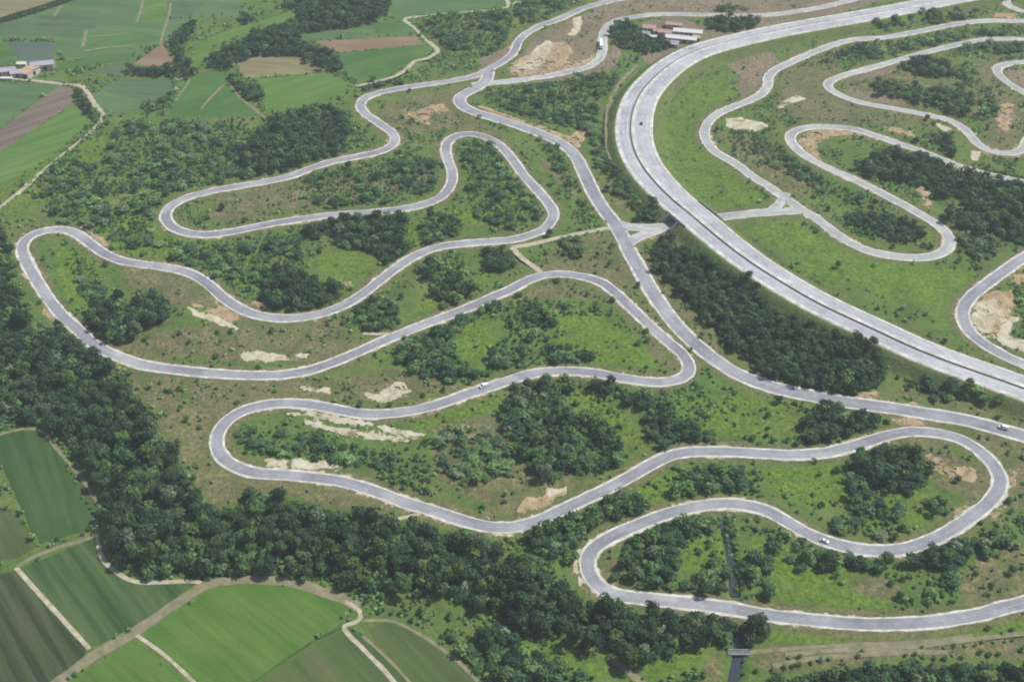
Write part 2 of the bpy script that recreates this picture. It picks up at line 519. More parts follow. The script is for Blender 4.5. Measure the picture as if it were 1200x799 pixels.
# the motorway runs on a bank above the rest of the ground
hp = run_on([at(p[0], p[1], HWY_Z0) for p in HWY], HWY)
HC = spline(hp, smooth=420)
hs = np.linspace(0, 1, len(HC))
hpx, hpy = to_px(HC[:, 0], HC[:, 1], HWY_Z0)
HT, HN = frame2(HC)
HZ = np.full(len(HC), HWY_Z0)
HWR = np.interp(hpy, [0, 60, 145, 230, 320, 460], [12.0, 14.0, 16.2, 14.5, 12.0, 11.2])
HWL = np.interp(hpy, [0, 145, 460], [10.8, 11.4, 10.4])

# ------------------------------------------------------------------ ground raster
STEP = 1.75
gx_f = np.arange(-640, 640.1, STEP)
gy_f = np.arange(250, 1130.1, STEP)


def grow(v0, sgn, lim):
    out, d, v = [], STEP, v0
    while abs(v) < lim:
        d *= 1.35
        v = v + sgn * d
        out.append(v)
    return out


gx = np.array(grow(gx_f[0], -1, 2200)[::-1] + list(gx_f) + grow(gx_f[-1], 1, 2200))
gy_lo = []
v, d = gy_f[0], STEP
while v > -900:
    d *= 1.35; v -= d; gy_lo.append(v)
gy = np.array(gy_lo[::-1] + list(gy_f) + grow(gy_f[-1], 1, 2600))
GX, GY = np.meshgrid(gx_f, gy_f, indexing='ij')
nx, ny = GX.shape


def near(C, radius, D=None, IDX=None):
    """distance raster (and nearest sample) around a line of samples"""
    if D is None:
        D = np.full(GX.shape, 999.0)
    I = np.full(GX.shape, -1, int) if IDX else None
    r = int(radius / STEP) + 1
    for k, (x, y) in enumerate(C[:, :2]):
        i, j = int((x - gx_f[0]) / STEP), int((y - gy_f[0]) / STEP)
        i0, i1, j0, j1 = max(0, i - r), min(nx, i + r), max(0, j - r), min(ny, j + r)
        if i0 >= i1 or j0 >= j1:
            continue
        dd = np.hypot(GX[i0:i1, j0:j1] - x, GY[i0:i1, j0:j1] - y)
        sub = D[i0:i1, j0:j1]
        mk = dd < sub
        sub[mk] = dd[mk]
        if IDX:
            I[i0:i1, j0:j1][mk] = k
    return (D, I) if IDX else D


D_ROAD = np.full(GX.shape, 999.0)
for k, r in ROADS.items():
    near(r['C'], 34, D_ROAD)
D_HWY, I_HWY = near(HC, 46, IDX=True)
D_UND = near(ROADS['under']['C'], 20)
PX, PY = to_px(GX, GY)


def blur(A, n=1):
    for _ in range(n):
        B = np.pad(A, 1, mode='edge')
        A = (B[:-2, 1:-1] + B[2:, 1:-1] + B[1:-1, :-2] + B[1:-1, 2:] + 2 * B[1:-1, 1:-1]) / 6.0
    return A


def look(A, x, y, out=0.0):
    i = np.clip(((np.asarray(x) - gx_f[0]) / STEP + 0.5).astype(int), 0, nx - 1)
    j = np.clip(((np.asarray(y) - gy_f[0]) / STEP + 0.5).astype(int), 0, ny - 1)
    return A[i, j]


def paint(polys, soft=1):
    A = np.zeros(GX.shape)
    for p in polys:
        q = np.array(p, float)
        bb = (PX > q[:, 0].min()) & (PX < q[:, 0].max()) & (PY > q[:, 1].min()) & (PY < q[:, 1].max())
        idx = np.nonzero(bb)
        if len(idx[0]):
            A[idx] = np.maximum(A[idx], inside(q, PX[idx], PY[idx]))
    return blur(A, soft)


# ---- fields: (name, outline, material key, label)
FM = {
    'meadow': field_mat("mown_green_crop", alb(68, 98, 54), alb(84, 116, 66), alb(102, 126, 76), 1.05, 5.0, 0.6),
    'olive': field_mat("dull_olive_crop", alb(88, 108, 66), alb(104, 122, 76), alb(126, 132, 88), 0.9, 8.0, 0.4),
    'stripe': field_mat("striped_green_crop", alb(66, 94, 58), alb(92, 122, 72), alb(112, 132, 84), 0.86, 5.0, 0.75),
    'brown': field_mat("brown_striped_stubble", alb(64, 78, 58), alb(88, 106, 72), alb(108, 114, 88), 0.90, 5.0, 0.85),
    'bright': field_mat("bright_green_crop", alb(92, 132, 58), alb(108, 147, 68), alb(124, 158, 80), 0.70, 8.0, 0.45),
    'mixed': field_mat("green_and_brown_crop", alb(92, 112, 68), alb(108, 132, 76), alb(130, 132, 92), 0.86, 12.0, 0.6),
    'far_green': field_mat("far_green_crop", alb(96, 132, 84), alb(108, 144, 92), alb(124, 154, 106), 0.15, 16.0, 0.6),
    'far_deep': field_mat("far_deep_green_crop", alb(84, 126, 66), alb(100, 142, 76), alb(116, 154, 88), -0.6, 14.0, 0.55),
    'far_tan': field_mat("far_tan_stubble", alb(148, 142, 104), alb(164, 156, 116), alb(176, 170, 130), 0.15, 10.0, 0.6),
    'far_brown': field_mat("far_bare_soil", alb(158, 132, 108), alb(172, 146, 120), alb(184, 160, 134), 0.15, 10.0, 0.6),
    'far_pink': field_mat("far_ploughed_soil", alb(134, 122, 110), alb(148, 136, 122), alb(160, 148, 134), -0.75, 7.0, 0.9),
    'far_grey': field_mat("far_flooded_paddy", alb(98, 116, 108), alb(112, 128, 120), alb(116, 140, 112), 0.1, 9.0, 0.6),
    'far_mute': field_mat("far_muted_wet_crop", alb(92, 116, 90), alb(110, 134, 98), alb(122, 146, 106), 0.1, 8.0, 0.5),
    'far_lime': field_mat("far_lime_crop", alb(102, 144, 68), alb(116, 156, 78), alb(132, 164, 92), -0.75, 8.0, 0.7),
}
FIELDS = [
    ('meadow', [(-190,520),(-5,512),(25,504),(50,507),(64,525),(94,561),(119,597),(113,617),(46,638),(22,592),(2,545),(-20,548)], "rounded dark green field inside the bend of the wood"),
    ('olive', [(-190,592),(20,597),(44,639),(22,654),(-190,680)], "dull olive field at the left edge below the rounded dark green field"),
    ('stripe', [(24,665),(106,632),(113,634),(118,655),(137,675),(160,685),(228,684),(165,730),(110,758)], "dark striped field wedged between two white paths and the tree-lined track"),
    ('brown', [(-190,690),(17,669),(102,761),(95,775),(64,800),(20,840),(-190,840)], "brown and green striped field in the bottom left corner"),
    ('bright', [(168,742),(247,690),(300,684),(350,689),(398,703),(408,713),(392,733),(365,750),(290,800),(250,830),(240,812),(225,794)], "bright green field north of the dark grass strip beside the tree-lined track"),
    ('bright', [(60,815),(80,800),(157,748),(216,796),(240,832),(60,840)], "bright green field corner south of the short white path"),
    ('mixed', [(300,800),(368,753),(400,738),(415,752),(447,785),(480,830),(270,830)], "green and brown field left of the narrow grassy ditch"),
    ('mixed', [(430,737),(450,729),(475,731),(512,757),(537,777),(570,805),(590,835),(505,835),(470,785)], "green field turning brown right of the narrow grassy ditch"),
    ('far_green', [(-190,35),(0,28),(75,5),(110,-15),(290,-15),(285,4),(282,20),(225,22),(205,38),(190,50),(160,62),(100,70),(66,66),(64,47),(10,46),(-190,50)], "wide pale green plain of crops behind the farm"),
    ('far_mute', [(0,30),(60,16),(118,12),(112,34),(60,42),(0,44),(-40,44)], "greyish green plot on the plain beside the dark hedge"),
    ('far_lime', [(168,0),(196,0),(190,26),(163,27)], "small brighter plot on the far plain"),
    ('far_mute', [(196,2),(240,2),(226,18),(196,26)], "muted plot at the right of the far plain"),
    ('far_deep', [(100,40),(158,36),(190,44),(150,58),(100,66)], "deeper green plot in the middle of the far plain"),
    ('far_tan', [(-190,10),(0,0),(40,-12),(90,-14),(66,0),(0,22),(-190,32)], "pale strip of field beyond the dark hedge in the top left corner"),
    ('far_grey', [(8,49),(64,50),(64,72),(30,74),(20,66)], "grey flooded paddy directly behind the farm sheds"),
    ('far_deep', [(-190,52),(8,50),(20,66),(28,74),(-190,80)], "small deep green plot left of the grey paddy"),
    ('far_brown', [(157,75),(176,62),(190,51),(197,60),(203,70),(210,79),(180,79)], "bare brown triangular plot above the hedge"),
    ('far_mute', [(108,84),(140,72),(152,80),(143,90),(112,86)], "grey wet plot left of the brown triangle"),
    ('far_deep', [(66,76),(110,66),(158,62),(152,72),(110,76),(68,84)], "thin deep green strip between the plain and the grey wet plot"),
    ('far_mute', [(140,92),(206,94),(199,114),(180,120),(150,118),(118,104)], "grey-green plot below the hedge of the brown triangle"),
    ('far_green', [(104,114),(120,106),(165,118),(168,134),(128,132),(112,124)], "small green plot beside the farm track bend"),
    ('far_green', [(-190,97),(0,97),(70,100),(0,150),(-190,190)], "dull green field in front of the farm sheds"),
    ('far_pink', [(70,100),(86,104),(85,122),(0,178),(-190,220),(-190,192),(0,152)], "ploughed pinkish brown strip below the farm"),
    ('far_lime', [(-190,222),(0,180),(84,125),(108,137),(105,148),(60,182),(0,222),(-190,262)], "bright green field of long stripes left of the farm track"),
    ('far_deep', [(220,92),(240,84),(262,84),(266,98),(288,120),(302,136),(245,138),(197,136),(205,118)], "deep green meadow between the hedge and the wooded stream bend"),
    ('far_lime', [(219,72),(236,50),(270,36),(298,27),(296,36),(246,58),(240,76),(226,80)], "narrow lime green strip along the outside of the dark wooded arc"),
    ('far_tan', [(276,75),(300,66),(352,68),(384,85),(300,91),(288,92)], "tan field tucked inside the dark wooded arc"),
    ('far_lime', [(288,94),(300,92),(385,86),(410,98),(404,110),(345,128),(312,131),(310,112)], "lime green field below the tan field"),
    ('far_green', [(352,40),(436,30),(441,40),(366,48)], "green plot above the bare brown plot"),
    ('far_brown', [(370,49),(442,45),(490,43),(496,52),(400,62),(384,58)], "bare brown plot between two green plots"),
    ('far_deep', [(438,28),(478,20),(488,40),(444,43)], "deep green plot by the bend of the pale path"),
    ('far_deep', [(398,64),(505,52),(508,61),(472,77),(452,92),(420,98),(404,84)], "deep green plot enclosed by the curving pale path"),
    ('far_green', [(456,-14),(605,-14),(594,8),(475,20),(458,17)], "flat green field at the top edge beside the pale path"),
    ('far_lime', [(300,27),(345,13),(350,21),(312,32)], "small lime green plot beside the wooded arc"),
]
FIELD_MASK = paint([f[1] for f in FIELDS], 0)

# ---- ground cover classes
LUSH = [
    [(868,262),(920,256),(1000,292),(1090,308),(1150,318),(1138,345),(1124,366),(1130,392),(1085,372),(960,318),(900,290)],
    [(358,307),(400,295),(435,291),(437,310),(430,322),(405,330),(370,316)],
    [(530,382),(560,374),(585,388),(570,420),(530,425)],
    [(640,372),(700,366),(750,395),(778,432),(700,425),(650,400)],
    [(663,455),(700,460),(724,482),(748,505),(775,515),(755,532),(738,520),(720,505),(690,492),(665,478)],
    [(800,470),(850,458),(930,478),(935,500),(905,515),(830,508),(792,488)],
    [(890,545),(985,538),(1002,575),(960,600),(910,580)],
    [(790,620),(830,610),(848,640),(832,678),(795,668),(793,640)],
    [(870,620),(930,640),(1000,670),(1000,690),(1060,712),(950,716),(905,705)],
    [(770,210),(775,150),(795,100),(850,90),(870,118),(822,140),(818,165),(900,235),(840,248),(815,240)],
    [(755,762),(830,756),(822,792),(760,800)],
    [(745,560),(800,548),(870,585),(800,588),(750,606),(735,590)],
    [(470,455),(600,455),(600,560),(560,580),(500,540),(480,500)],
    [(120,230),(200,215),(190,260),(230,285),(300,280),(290,340),(240,320),(130,295),(100,262)],
    [(600,720),(660,755),(700,780),(740,799),(620,799),(560,740)],
    [(1000,560),(1080,570),(1110,610),(1060,635),(1010,630),(990,600)],
    [(430,280),(470,300),(520,270),(600,255),(640,240),(610,210),(560,235),(500,255)],
    [(940,300),(1000,300),(980,340),(940,330)],
    [(930,80),(990,90),(960,110),(930,120)],
    [(400,410),(450,380),(520,345),(600,300),(560,345),(470,375)],
    [(60,285),(110,300),(130,345),(110,400),(80,370)],
    [(900,740),(1200,720),(1200,745),(900,757)],
    [(0,200),(60,182),(120,160),(140,180),(80,230),(0,260)],
]
DRY = [
    [(880,763),(925,762),(925,783),(880,788)], [(818,784),(836,764),(848,762),(850,799),(818,808)],
    [(125,425),(180,434),(300,446),(390,444),(460,430),(500,440),(560,452),(440,475),(330,466),(270,478),(243,515),(255,548),(300,567),(400,577),(470,602),(430,602),(330,577),(250,592),(212,545),(180,490)],
    [(600,347),(650,331),(690,336),(740,377),(795,433),(775,432),(720,352),(650,348)],
    [(742,285),(765,292),(790,345),(850,405),(842,420),(800,380),(760,330)],
    [(650,285),(710,272),(735,310),(750,340),(690,318),(620,318)],
    [(140,312),(230,325),(260,362),(200,360),(150,330)],
    [(240,380),(400,375),(420,400),(380,425),(240,425),(150,415),(130,400)],
    [(702,650),(715,640),(735,690),(712,685)],
    [(1135,660),(1165,640),(1370,610),(1370,690),(1130,706),(1122,685)],
    [(1110,505),(1370,530),(1370,620),(1175,595),(1182,560),(1160,522)],
    [(1090,515),(1150,545),(1165,565),(1150,590),(1100,570),(1060,520)],
    [(990,678),(1040,680),(1062,690),(1040,702),(1000,697)],
    [(890,757),(1370,735),(1370,770),(1060,770),(940,790),(885,790)],
    [(925,60),(990,55),(985,85),(960,105),(985,118),(1060,132),(1100,145),(1000,146),(930,140),(905,120)],
    [(985,95),(1060,80),(1130,100),(1150,140),(1060,125),(1000,115)],
    [(1145,60),(1175,70),(1165,85),(1200,115),(1200,170),(1160,175),(1140,120)],
    [(600,88),(560,95),(470,115),(440,130),(470,160),(530,150),(600,165),(660,200),(690,240),(672,230),(620,180),(560,140),(545,120)],
    [(860,95),(895,88),(890,112),(866,122)],
    [(260,215),(300,220),(500,190),(520,215),(420,235),(300,255),(240,262)],
    [(835,150),(900,165),(930,195),(960,215),(940,235),(870,190)],
    [(725,95),(715,140),(712,200),(735,235),(745,262),(715,235),(700,180),(706,130),(735,80)],
    [(600,555),(660,535),(700,556),(640,590),(600,604),(560,602)],
    [(500,500),(590,480),(620,560),(560,590),(510,560)],
    [(1000,462),(1060,465),(1200,500),(1200,492),(1060,455)],
]
PALE = [
    [(333,483),(352,483),(356,488),(336,487)], [(358,480),(385,484),(410,489),(430,495),(428,499),(404,498),(380,493),(358,487)], [(428,494),(450,499),(475,503),(499,508),(497,513),(470,510),(445,504),(428,499)],
    [(356,489),(364,491),(380,497),(405,502),(430,505),(455,509),(485,514),(484,519),(460,517),(430,512),(404,510),(380,504),(358,496)],
    [(313,537),(336,537),(340,549),(313,548)], [(341,537),(370,539),(407,544),(402,551),(370,551),(342,548)],
    [(282,414),(300,412),(342,416),(342,422),(310,424),(282,421)], [(345,414),(363,413),(361,421),(347,421)],
    [(219,361),(235,363),(256,371),(281,386),(275,391),(250,379),(225,369)],
    [(1138,358),(1160,344),(1175,350),(1183,370),(1170,380),(1162,396),(1150,394),(1138,376)],
    [(1169,385),(1185,369),(1197,369),(1186,382),(1184,395),(1370,412),(1220,418),(1185,407),(1163,396)],
    [(640,575),(664,570),(660,580),(640,590)],
    [(463,447),(479,446),(479,455),(493,458),(470,465),(452,473),(430,467),(424,461),(445,461)],
    [(352,452),(386,454),(386,461),(355,459)],
    [(597,79),(615,69),(630,53),(640,48),(655,52),(645,65),(635,80),(612,86),(600,86)],
    [(670,22),(682,18),(680,34),(668,44),(664,40),(672,30)],
    [(908,128),(920,119),(932,112),(947,116),(925,126),(915,131)],
    [(1096,143),(1117,152),(1108,155),(1096,148)], [(1137,176),(1151,178),(1145,189),(1138,187)],
    [(850,139),(870,138),(902,147),(890,153),(865,150),(850,147)],
    [(669,654),(680,640),(684,646),(678,662),(686,684),(680,688),(672,672)],
]
ORANGE = [
    [(598,600),(620,588),(650,575),(662,573),(660,581),(640,592),(615,603)],
    [(1002,454),(1020,452),(1037,462),(1030,468),(1005,464)], [(1046,488),(1070,487),(1091,495),(1085,501),(1055,501),(1045,495)],
    [(1084,531),(1105,534),(1125,544),(1143,550),(1143,563),(1120,561),(1100,549),(1086,540)],
    [(1178,546),(1196,550),(1192,572),(1180,566)], [(1120,592),(1140,590),(1138,600),(1120,606)], [(1160,592),(1178,592),(1172,618),(1160,604)],
    [(46,345),(55,350),(70,376),(62,382),(50,362)], [(94,264),(110,271),(129,288),(122,292),(105,279)],
    [(228,357),(270,359),(287,372),(270,380),(240,367)],
    [(933,172),(938,160),(958,151),(990,151),(1012,158),(985,160),(962,166),(955,176),(968,190),(950,185)],
    [(472,130),(500,127),(520,121),(526,130),(506,136),(503,148),(490,144),(477,139)],
    [(1166,125),(1186,119),(1192,135),(1182,150),(1184,162),(1168,152)], [(1158,15),(1190,17),(1197,23),(1165,22)],
    [(1034,149),(1071,152),(1071,159),(1040,155)], [(1187,322),(1370,320),(1370,333),(1187,332)],
    [(1150,345),(1187,338),(1190,360),(1183,372),(1165,395),(1150,395),(1140,370)],
    [(612,90),(597,88),(600,75),(640,50),(665,50),(670,62),(662,74),(690,70),(697,62),(696,52),(700,74),(690,80),(640,88)],
    [(600,598),(606,594),(610,598)],
    [(1010,468),(1060,470),(1100,478),(1070,479),(1030,474)],
    [(1370,690),(1190,705),(1130,722),(1130,728),(1190,716),(1370,702)],
    [(690,142),(668,160),(640,150),(600,137),(560,124),(560,129),(640,156),(676,172),(690,150)],
    [(295,352),(320,357),(322,366),(300,364)], [(400,330),(412,330),(412,338),(402,338)],
    [(1078,200),(1090,228),(1096,248),(1086,247),(1076,222)],
]
BARE = [
    [(590,84),(612,68),(624,46),(662,25),(700,12),(722,24),(702,36),(696,60),(684,74),(640,86)],
    [(690,36),(745,12),(780,20),(900,22),(990,10),(1075,-15),(700,-15)],
    [(560,70),(595,55),(604,62),(590,72),(568,80)], [(700,78),(716,66),(720,45),(728,60),(722,80),(704,92)],
    [(600,88),(612,68),(622,46),(660,26),(705,10),(745,12),(722,24),(700,34),(697,60),(690,72),(640,88)],
    [(700,8),(745,-15),(1075,-15),(1000,12),(930,24),(870,38),(830,44),(832,20),(770,22),(745,12)],
    [(850,75),(905,60),(915,75),(895,85),(885,108),(868,112),(866,90)],
    [(1176,82),(1370,80),(1370,118),(1200,106),(1182,92)],
    [(990,88),(1060,72),(1052,84),(1010,96)], [(985,104),(1040,112),(1060,125),(1010,118)],
    [(745,55),(835,42),(860,42),(800,62),(765,82)],
    [(600,92),(640,88),(668,80),(690,76),(705,72),(716,60),(726,64),(720,80),(690,92),(640,98)],
    [(758,24),(800,22),(822,30),(830,42),(818,52),(792,56),(770,48)],
    [(772,44),(796,42),(824,46),(812,54),(790,54)],
]
A_LUSH = np.maximum(paint(LUSH[1:9] + LUSH[10:], 5), 0.72 * paint([LUSH[0], LUSH[9]], 5)) * (0.55 + 0.75 * fbm(GX, GY, 28, 31))
A_DRY = paint(DRY, 5) * (0.55 + 0.7 * fbm(GX, GY, 30, 41))
A_PALE = paint(PALE, 4) * 0.75
A_OR = paint(ORANGE, 5) * 0.8
A_BARE = paint(BARE, 3)
verge = np.maximum(sstep(11.5, 5.0, D_ROAD), sstep(34, 20, D_HWY) * 0.55)
A_DRY = np.maximum(A_DRY, verge * (0.36 + 0.85 * fbm(GX, GY, 34, 51)))
A_LUSH = A_LUSH * (1 - 0.7 * verge)
# pale gravel spilled from the shoulders here and there
A_PALE = np.maximum(A_PALE, sstep(6.2, 4.3, D_ROAD) * np.clip(fbm(GX, GY, 22, 61) * 2.6 - 1.0, 0, 0.75))
A_OR = np.maximum(A_OR, sstep(9.0, 5.0, D_ROAD) * np.clip(fbm(GX, GY, 30, 71) * 3.2 - 1.75, 0, 0.6))

# ---- heights
near_field = (blur(FIELD_MASK, 8) > 0.004).astype(float)
relief_off = np.maximum(sstep(26, 7, D_ROAD), np.clip(blur(near_field, 10) * 1.9 - 0.9 + FIELD_MASK, 0, 1))
REL = (fbm(GX, GY, 62, 81) - 0.5) * 9.0 + (fbm(GX, GY, 11, 91) - 0.5) * 1.3
Z = REL * (1 - relief_off)
# cut banks: bare soil sits in small scoops
Z = Z - 0.9 * blur(A_PALE, 2) * (1 - sstep(9, 5, D_ROAD)) + (fbm(GX, GY, 5, 95) - 0.5) * 1.6 * blur(np.maximum(A_PALE, A_OR), 1) * (1 - sstep(9, 5, D_ROAD))
idx = np.clip(I_HWY, 0, None)
sgn = np.sign((GX - HC[idx, 0]) * HN[idx, 0] + (GY - HC[idx, 1]) * HN[idx, 1])     # +1 on the left of travel
halfw = np.where(sgn > 0, HWL[idx], HWR[idx])
EMB = sstep(halfw + 10, halfw + 0.6, D_HWY) * (I_HWY >= 0) * (HWY_Z0 - 0.45)
CUT = sstep(6.6, 5.0, D_UND)
Z = np.maximum(Z * (1 - (EMB > 0.02)), 0 * Z + EMB) * (EMB > 0.02) + Z * (EMB <= 0.02)
Z = Z * (1 - CUT)
# drain at the bottom
DRAIN = [(846,604),(852,625),(857,650),(860,675),(862,697)]
DRAIN2 = [(866,745),(866,765),(862,785),(858,805),(850,840)]
D_DR = near(spline([at(*p) for p in DRAIN], 1.0), 8)
near(spline([at(*p) for p in DRAIN2], 1.0), 8, D_DR)
Z = Z * sstep(3, 7, D_DR) - 1.5 * sstep(3.6, 1.6, D_DR)
roadz = sstep(7.5, 5.6, D_ROAD)
Z = Z * (1 - roadz * (D_DR > 8))
HGT = Z

# one sheet to far beyond the view
FXi = np.searchsorted(gx, gx_f[0] - 1e-6)
FYi = np.searchsorted(gy, gy_f[0] - 1e-6)
AX, AY = np.meshgrid(gx, gy, indexing='ij')
AZ = np.zeros(AX.shape)
AZ[FXi:FXi + nx, FYi:FYi + ny] = Z * np.clip(np.minimum.reduce([np.arange(nx)[:, None] + 0 * Z, (nx - 1 - np.arange(nx))[:, None] + 0 * Z, np.arange(ny)[None] + 0 * Z, (ny - 1 - np.arange(ny))[None] + 0 * Z]) / 8.0, 0, 1)
NX, NY = AX.shape
me = bpy.data.meshes.new("ground")
me.vertices.add(NX * NY)
me.vertices.foreach_set("co", np.stack([AX, AY, AZ], -1).reshape(-1).astype(np.float32))
ii, jj = np.meshgrid(np.arange(NX - 1), np.arange(NY - 1), indexing='ij')
q = np.stack([ii * NY + jj, (ii + 1) * NY + jj, (ii + 1) * NY + jj + 1, ii * NY + jj + 1], -1).reshape(-1, 4)
me.loops.add(q.size)
me.loops.foreach_set("vertex_index", q.reshape(-1).astype(np.int32))
me.polygons.add(len(q))
me.polygons.foreach_set("loop_start", np.arange(0, q.size, 4, dtype=np.int32))
me.polygons.foreach_set("use_smooth", np.ones(len(q), bool))


def vattr(name, R, G, B):
    a = me.attributes.new(name, 'FLOAT_COLOR', 'POINT')
    c = np.zeros((NX, NY, 4), np.float32)
    c[..., 3] = 1
    for k, A in enumerate((R, G, B)):
        c[FXi:FXi + nx, FYi:FYi + ny, k] = A
    a.data.foreach_set("color", c.reshape(-1))


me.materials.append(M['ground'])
WOODFLOOR = np.zeros(GX.shape)      # filled after the woods are known


# ------------------------------------------------------------------ ribbons
def ribbon(C, lo, hi, zlo, zhi, T=None, N=None, keep=None, skirt=None):
    """strip between two offsets (left positive) along samples C; returns verts, faces, uv"""
    if N is None:
        T, N = frame2(C)
    n = len(C)
    lo = np.broadcast_to(lo, (n,)); hi = np.broadcast_to(hi, (n,))
    zlo = np.broadcast_to(zlo, (n,)); zhi = np.broadcast_to(zhi, (n,))
    A = np.column_stack([C[:, :2] + N * lo[:, None], zlo])
    B = np.column_stack([C[:, :2] + N * hi[:, None], zhi])
    s = np.concatenate([[0], np.cumsum(np.linalg.norm(np.diff(C[:, :2], axis=0), axis=1))])
    verts = np.concatenate([A, B])
    faces = [(k + n, k, k + 1, k + 1 + n) for k in range(n - 1) if keep is None or keep[k]]
    uv = np.concatenate([np.column_stack([lo, s]), np.column_stack([hi, s])])
    return verts, faces, uv


def ribbon_mesh(name, parts, mat):
    V, F, U, o = [], [], [], 0
    for v, f, u in parts:
        V.append(v); U.append(u)
        F += [tuple(i + o for i in q) for q in f]
        o += len(v)
    V = np.concatenate(V); U = np.concatenate(U)
    me = pymesh(name, V, F, mat)
    uvl = me.uv_layers.new(name="UVMap")
    li = np.zeros(len(me.loops), np.int32)
    me.loops.foreach_get("vertex_index", li)
    uvl.data.foreach_set("uv", U[li].reshape(-1).astype(np.float32))
    return me


def on_other(name, P, margin=0.2):
    """which points lie on the asphalt of another road"""
    hit = np.zeros(len(P), bool)
    for k, r in ROADS.items():
        if k == name:
            continue
        C = r['C']
        lo, hi = C.min(0) - 12, C.max(0) + 12
        cand = np.nonzero((P[:, 0] > lo[0]) & (P[:, 0] < hi[0]) & (P[:, 1] > lo[1]) & (P[:, 1] < hi[1]))[0]
        for c0 in range(0, len(cand), 400):
            cc = cand[c0:c0 + 400]
            d = np.sqrt(((P[cc, None, :] - C[None]) ** 2).sum(-1)).min(1)
            hit[cc] |= d < r['wa'] + margin
    return hit


RLAB = {
    'track': ("winding two-lane test road of many hairpin loops with pale shoulders", 'asphalt'),
    'north': ("road passing the white-roofed sheds and the bare earth bank", 'asphalt_pale'),
    'inner': ("broad grey road running from the upper junction past the triangle to the right edge", 'asphalt'),
    'under': ("short link road passing beneath the motorway", 'asphalt_pale'),
    'under_b': ("lower arm of the link road triangle", 'asphalt_pale'),
    'east': ("winding loop road right of the motorway", 'asphalt_pale'),
    'spur': ("short branch closing the small triangle right of the motorway", 'asphalt_pale'),
    'far': ("hairpin loop road furthest right beyond the scrub", 'asphalt_pale'),
    'corner': ("small road bend at the upper right edge", 'asphalt_pale'),
    'top': ("short curl of road in the top right corner", 'asphalt_pale'),
    'right': ("road bend round the pale excavated bank at the right edge", 'asphalt'),
}
for name, r in ROADS.items():
    C = r['C']; T, N = frame2(C); z = r['z']
    wob = 0.12 * (fbm(C[:, 0], C[:, 1], 9, 5) - 0.5)
    a = ribbon(C, -r['wa'] + wob, r['wa'] + wob, z, z, T, N)
    road = link('road', ribbon_mesh('road', [a], M[RLAB[name][1]]), kind='structure', label=RLAB[name][0])
    sh = []
    for sg in (1, -1):
        wid = np.maximum(r['wa'] + 0.35, r['ws'] + 1.5 * (fbm(C[:, 0] + 300 * sg, C[:, 1], 30, 15) - 0.45) + 1.1 * (fbm(C[:, 0] + 70 * sg, C[:, 1], 5, 16, 2) - 0.5))
        mid = C + N * (sg * (r['wa'] + 0.5))
        k = ~on_other(name, mid, 0.6)
        i0, o0 = sg * r['wa'] + wob, sg * wid
        zi, zo = z - 0.004, z - 0.05
        if sg > 0:
            sh.append(ribbon(C, i0, o0, zi, zo, T, N, k))
            sh.append(ribbon(C, o0, o0 + 0.9, zo, z - 0.6, T, N, k))
        else:
            sh.append(ribbon(C, o0, i0, zo, zi, T, N, k))
            sh.append(ribbon(C, o0 - 0.9, o0, z - 0.6, zo, T, N, k))
    link('gravel_shoulder', ribbon_mesh('gravel_shoulder', sh, M['shoulder']), road)
    if name in ('track', 'inner', 'right', 'east'):
        F, V = [], []
        per, dl = 5.2, 2.3
        CC = spline(C, per / 2.0)
        TT, NN = frame2(CC)
        hitd = on_other(name, CC, 0.3)
        wdash = 0.13 if name != 'track' else 0.09 + 0.11 * sstep(600, 700, np.array(to_px(*CC[0])[1]))
        for k in range(0, len(CC) - 1, 2):
            if hitd[k]:
                continue
            p, t, n_ = CC[k], TT[k], NN[k]
            b = len(V)
            for u, w in ((0, -1), (dl, -1), (dl, 1), (0, 1)):
                V.append((p[0] + t[0] * u + n_[0] * w * wdash, p[1] + t[1] * u + n_[1] * w * wdash, z + 0.006))
            F.append((b, b + 1, b + 2, b + 3))
        if F:
            link('centre_line', pymesh('centre_line', V, F, M['worn_marking']), road, kind='stuff')

# ------------------------------------------------------------------ motorway
C, T, N = HC, HT, HN
zl, zr = HZ, HZ + 0.35
one = np.ones(len(C))
hw = link('highway', ribbon_mesh('highway', [
    ribbon(C, 0.9 * one, HWL - 2.3, zl, zl, T, N),
    ribbon(C, -(HWR - 1.5), -3.0 * one, zr, zr, T, N)], M['motorway_grey']), kind='structure', label="wide pale four-lane motorway sweeping across the right half on a bank")
link('hard_shoulder', ribbon_mesh('hard_shoulder', [
    ribbon(C, HWL - 2.3, HWL, zl - 0.01, zl - 0.06, T, N), ribbon(C, HWL, HWL + 1.2, zl - 0.06, zl - 0.9, T, N),
    ribbon(C, -3.0 * one, -0.5 * one, zr - 0.01, zr - 0.01, T, N),
    ribbon(C, -HWR, -(HWR - 1.5), zr - 0.06, zr - 0.01, T, N), ribbon(C, -(HWR + 1.6), -HWR, zr - 1.9, zr - 0.06, T, N)], M['shoulder']), hw)
mk = [ribbon(C, 2.4 * one, 2.85 * one, zl + 0.008, zl + 0.008, T, N),
      ribbon(C, HWL - 2.75, HWL - 2.4, zl + 0.008, zl + 0.008, T, N),
      ribbon(C, -(HWR - 3.6), -(HWR - 4.0), zr + 0.008, zr + 0.008, T, N),
      ribbon(C, -3.6 * one, -3.3 * one, zr + 0.008, zr + 0.008, T, N)]
link('edge_line', ribbon_mesh('edge_line', mk, M['marking']), hw)
V, F = [], []
ch = spline(HC, 3.0)
TT, NN = frame2(ch)
pxh, pyh = to_px(ch[:, 0], ch[:, 1], HWY_Z0)
wr = np.interp(pyh, [0, 60, 145, 230, 320, 460], [12.0, 14.0, 16.2, 14.5, 12.0, 11.2])
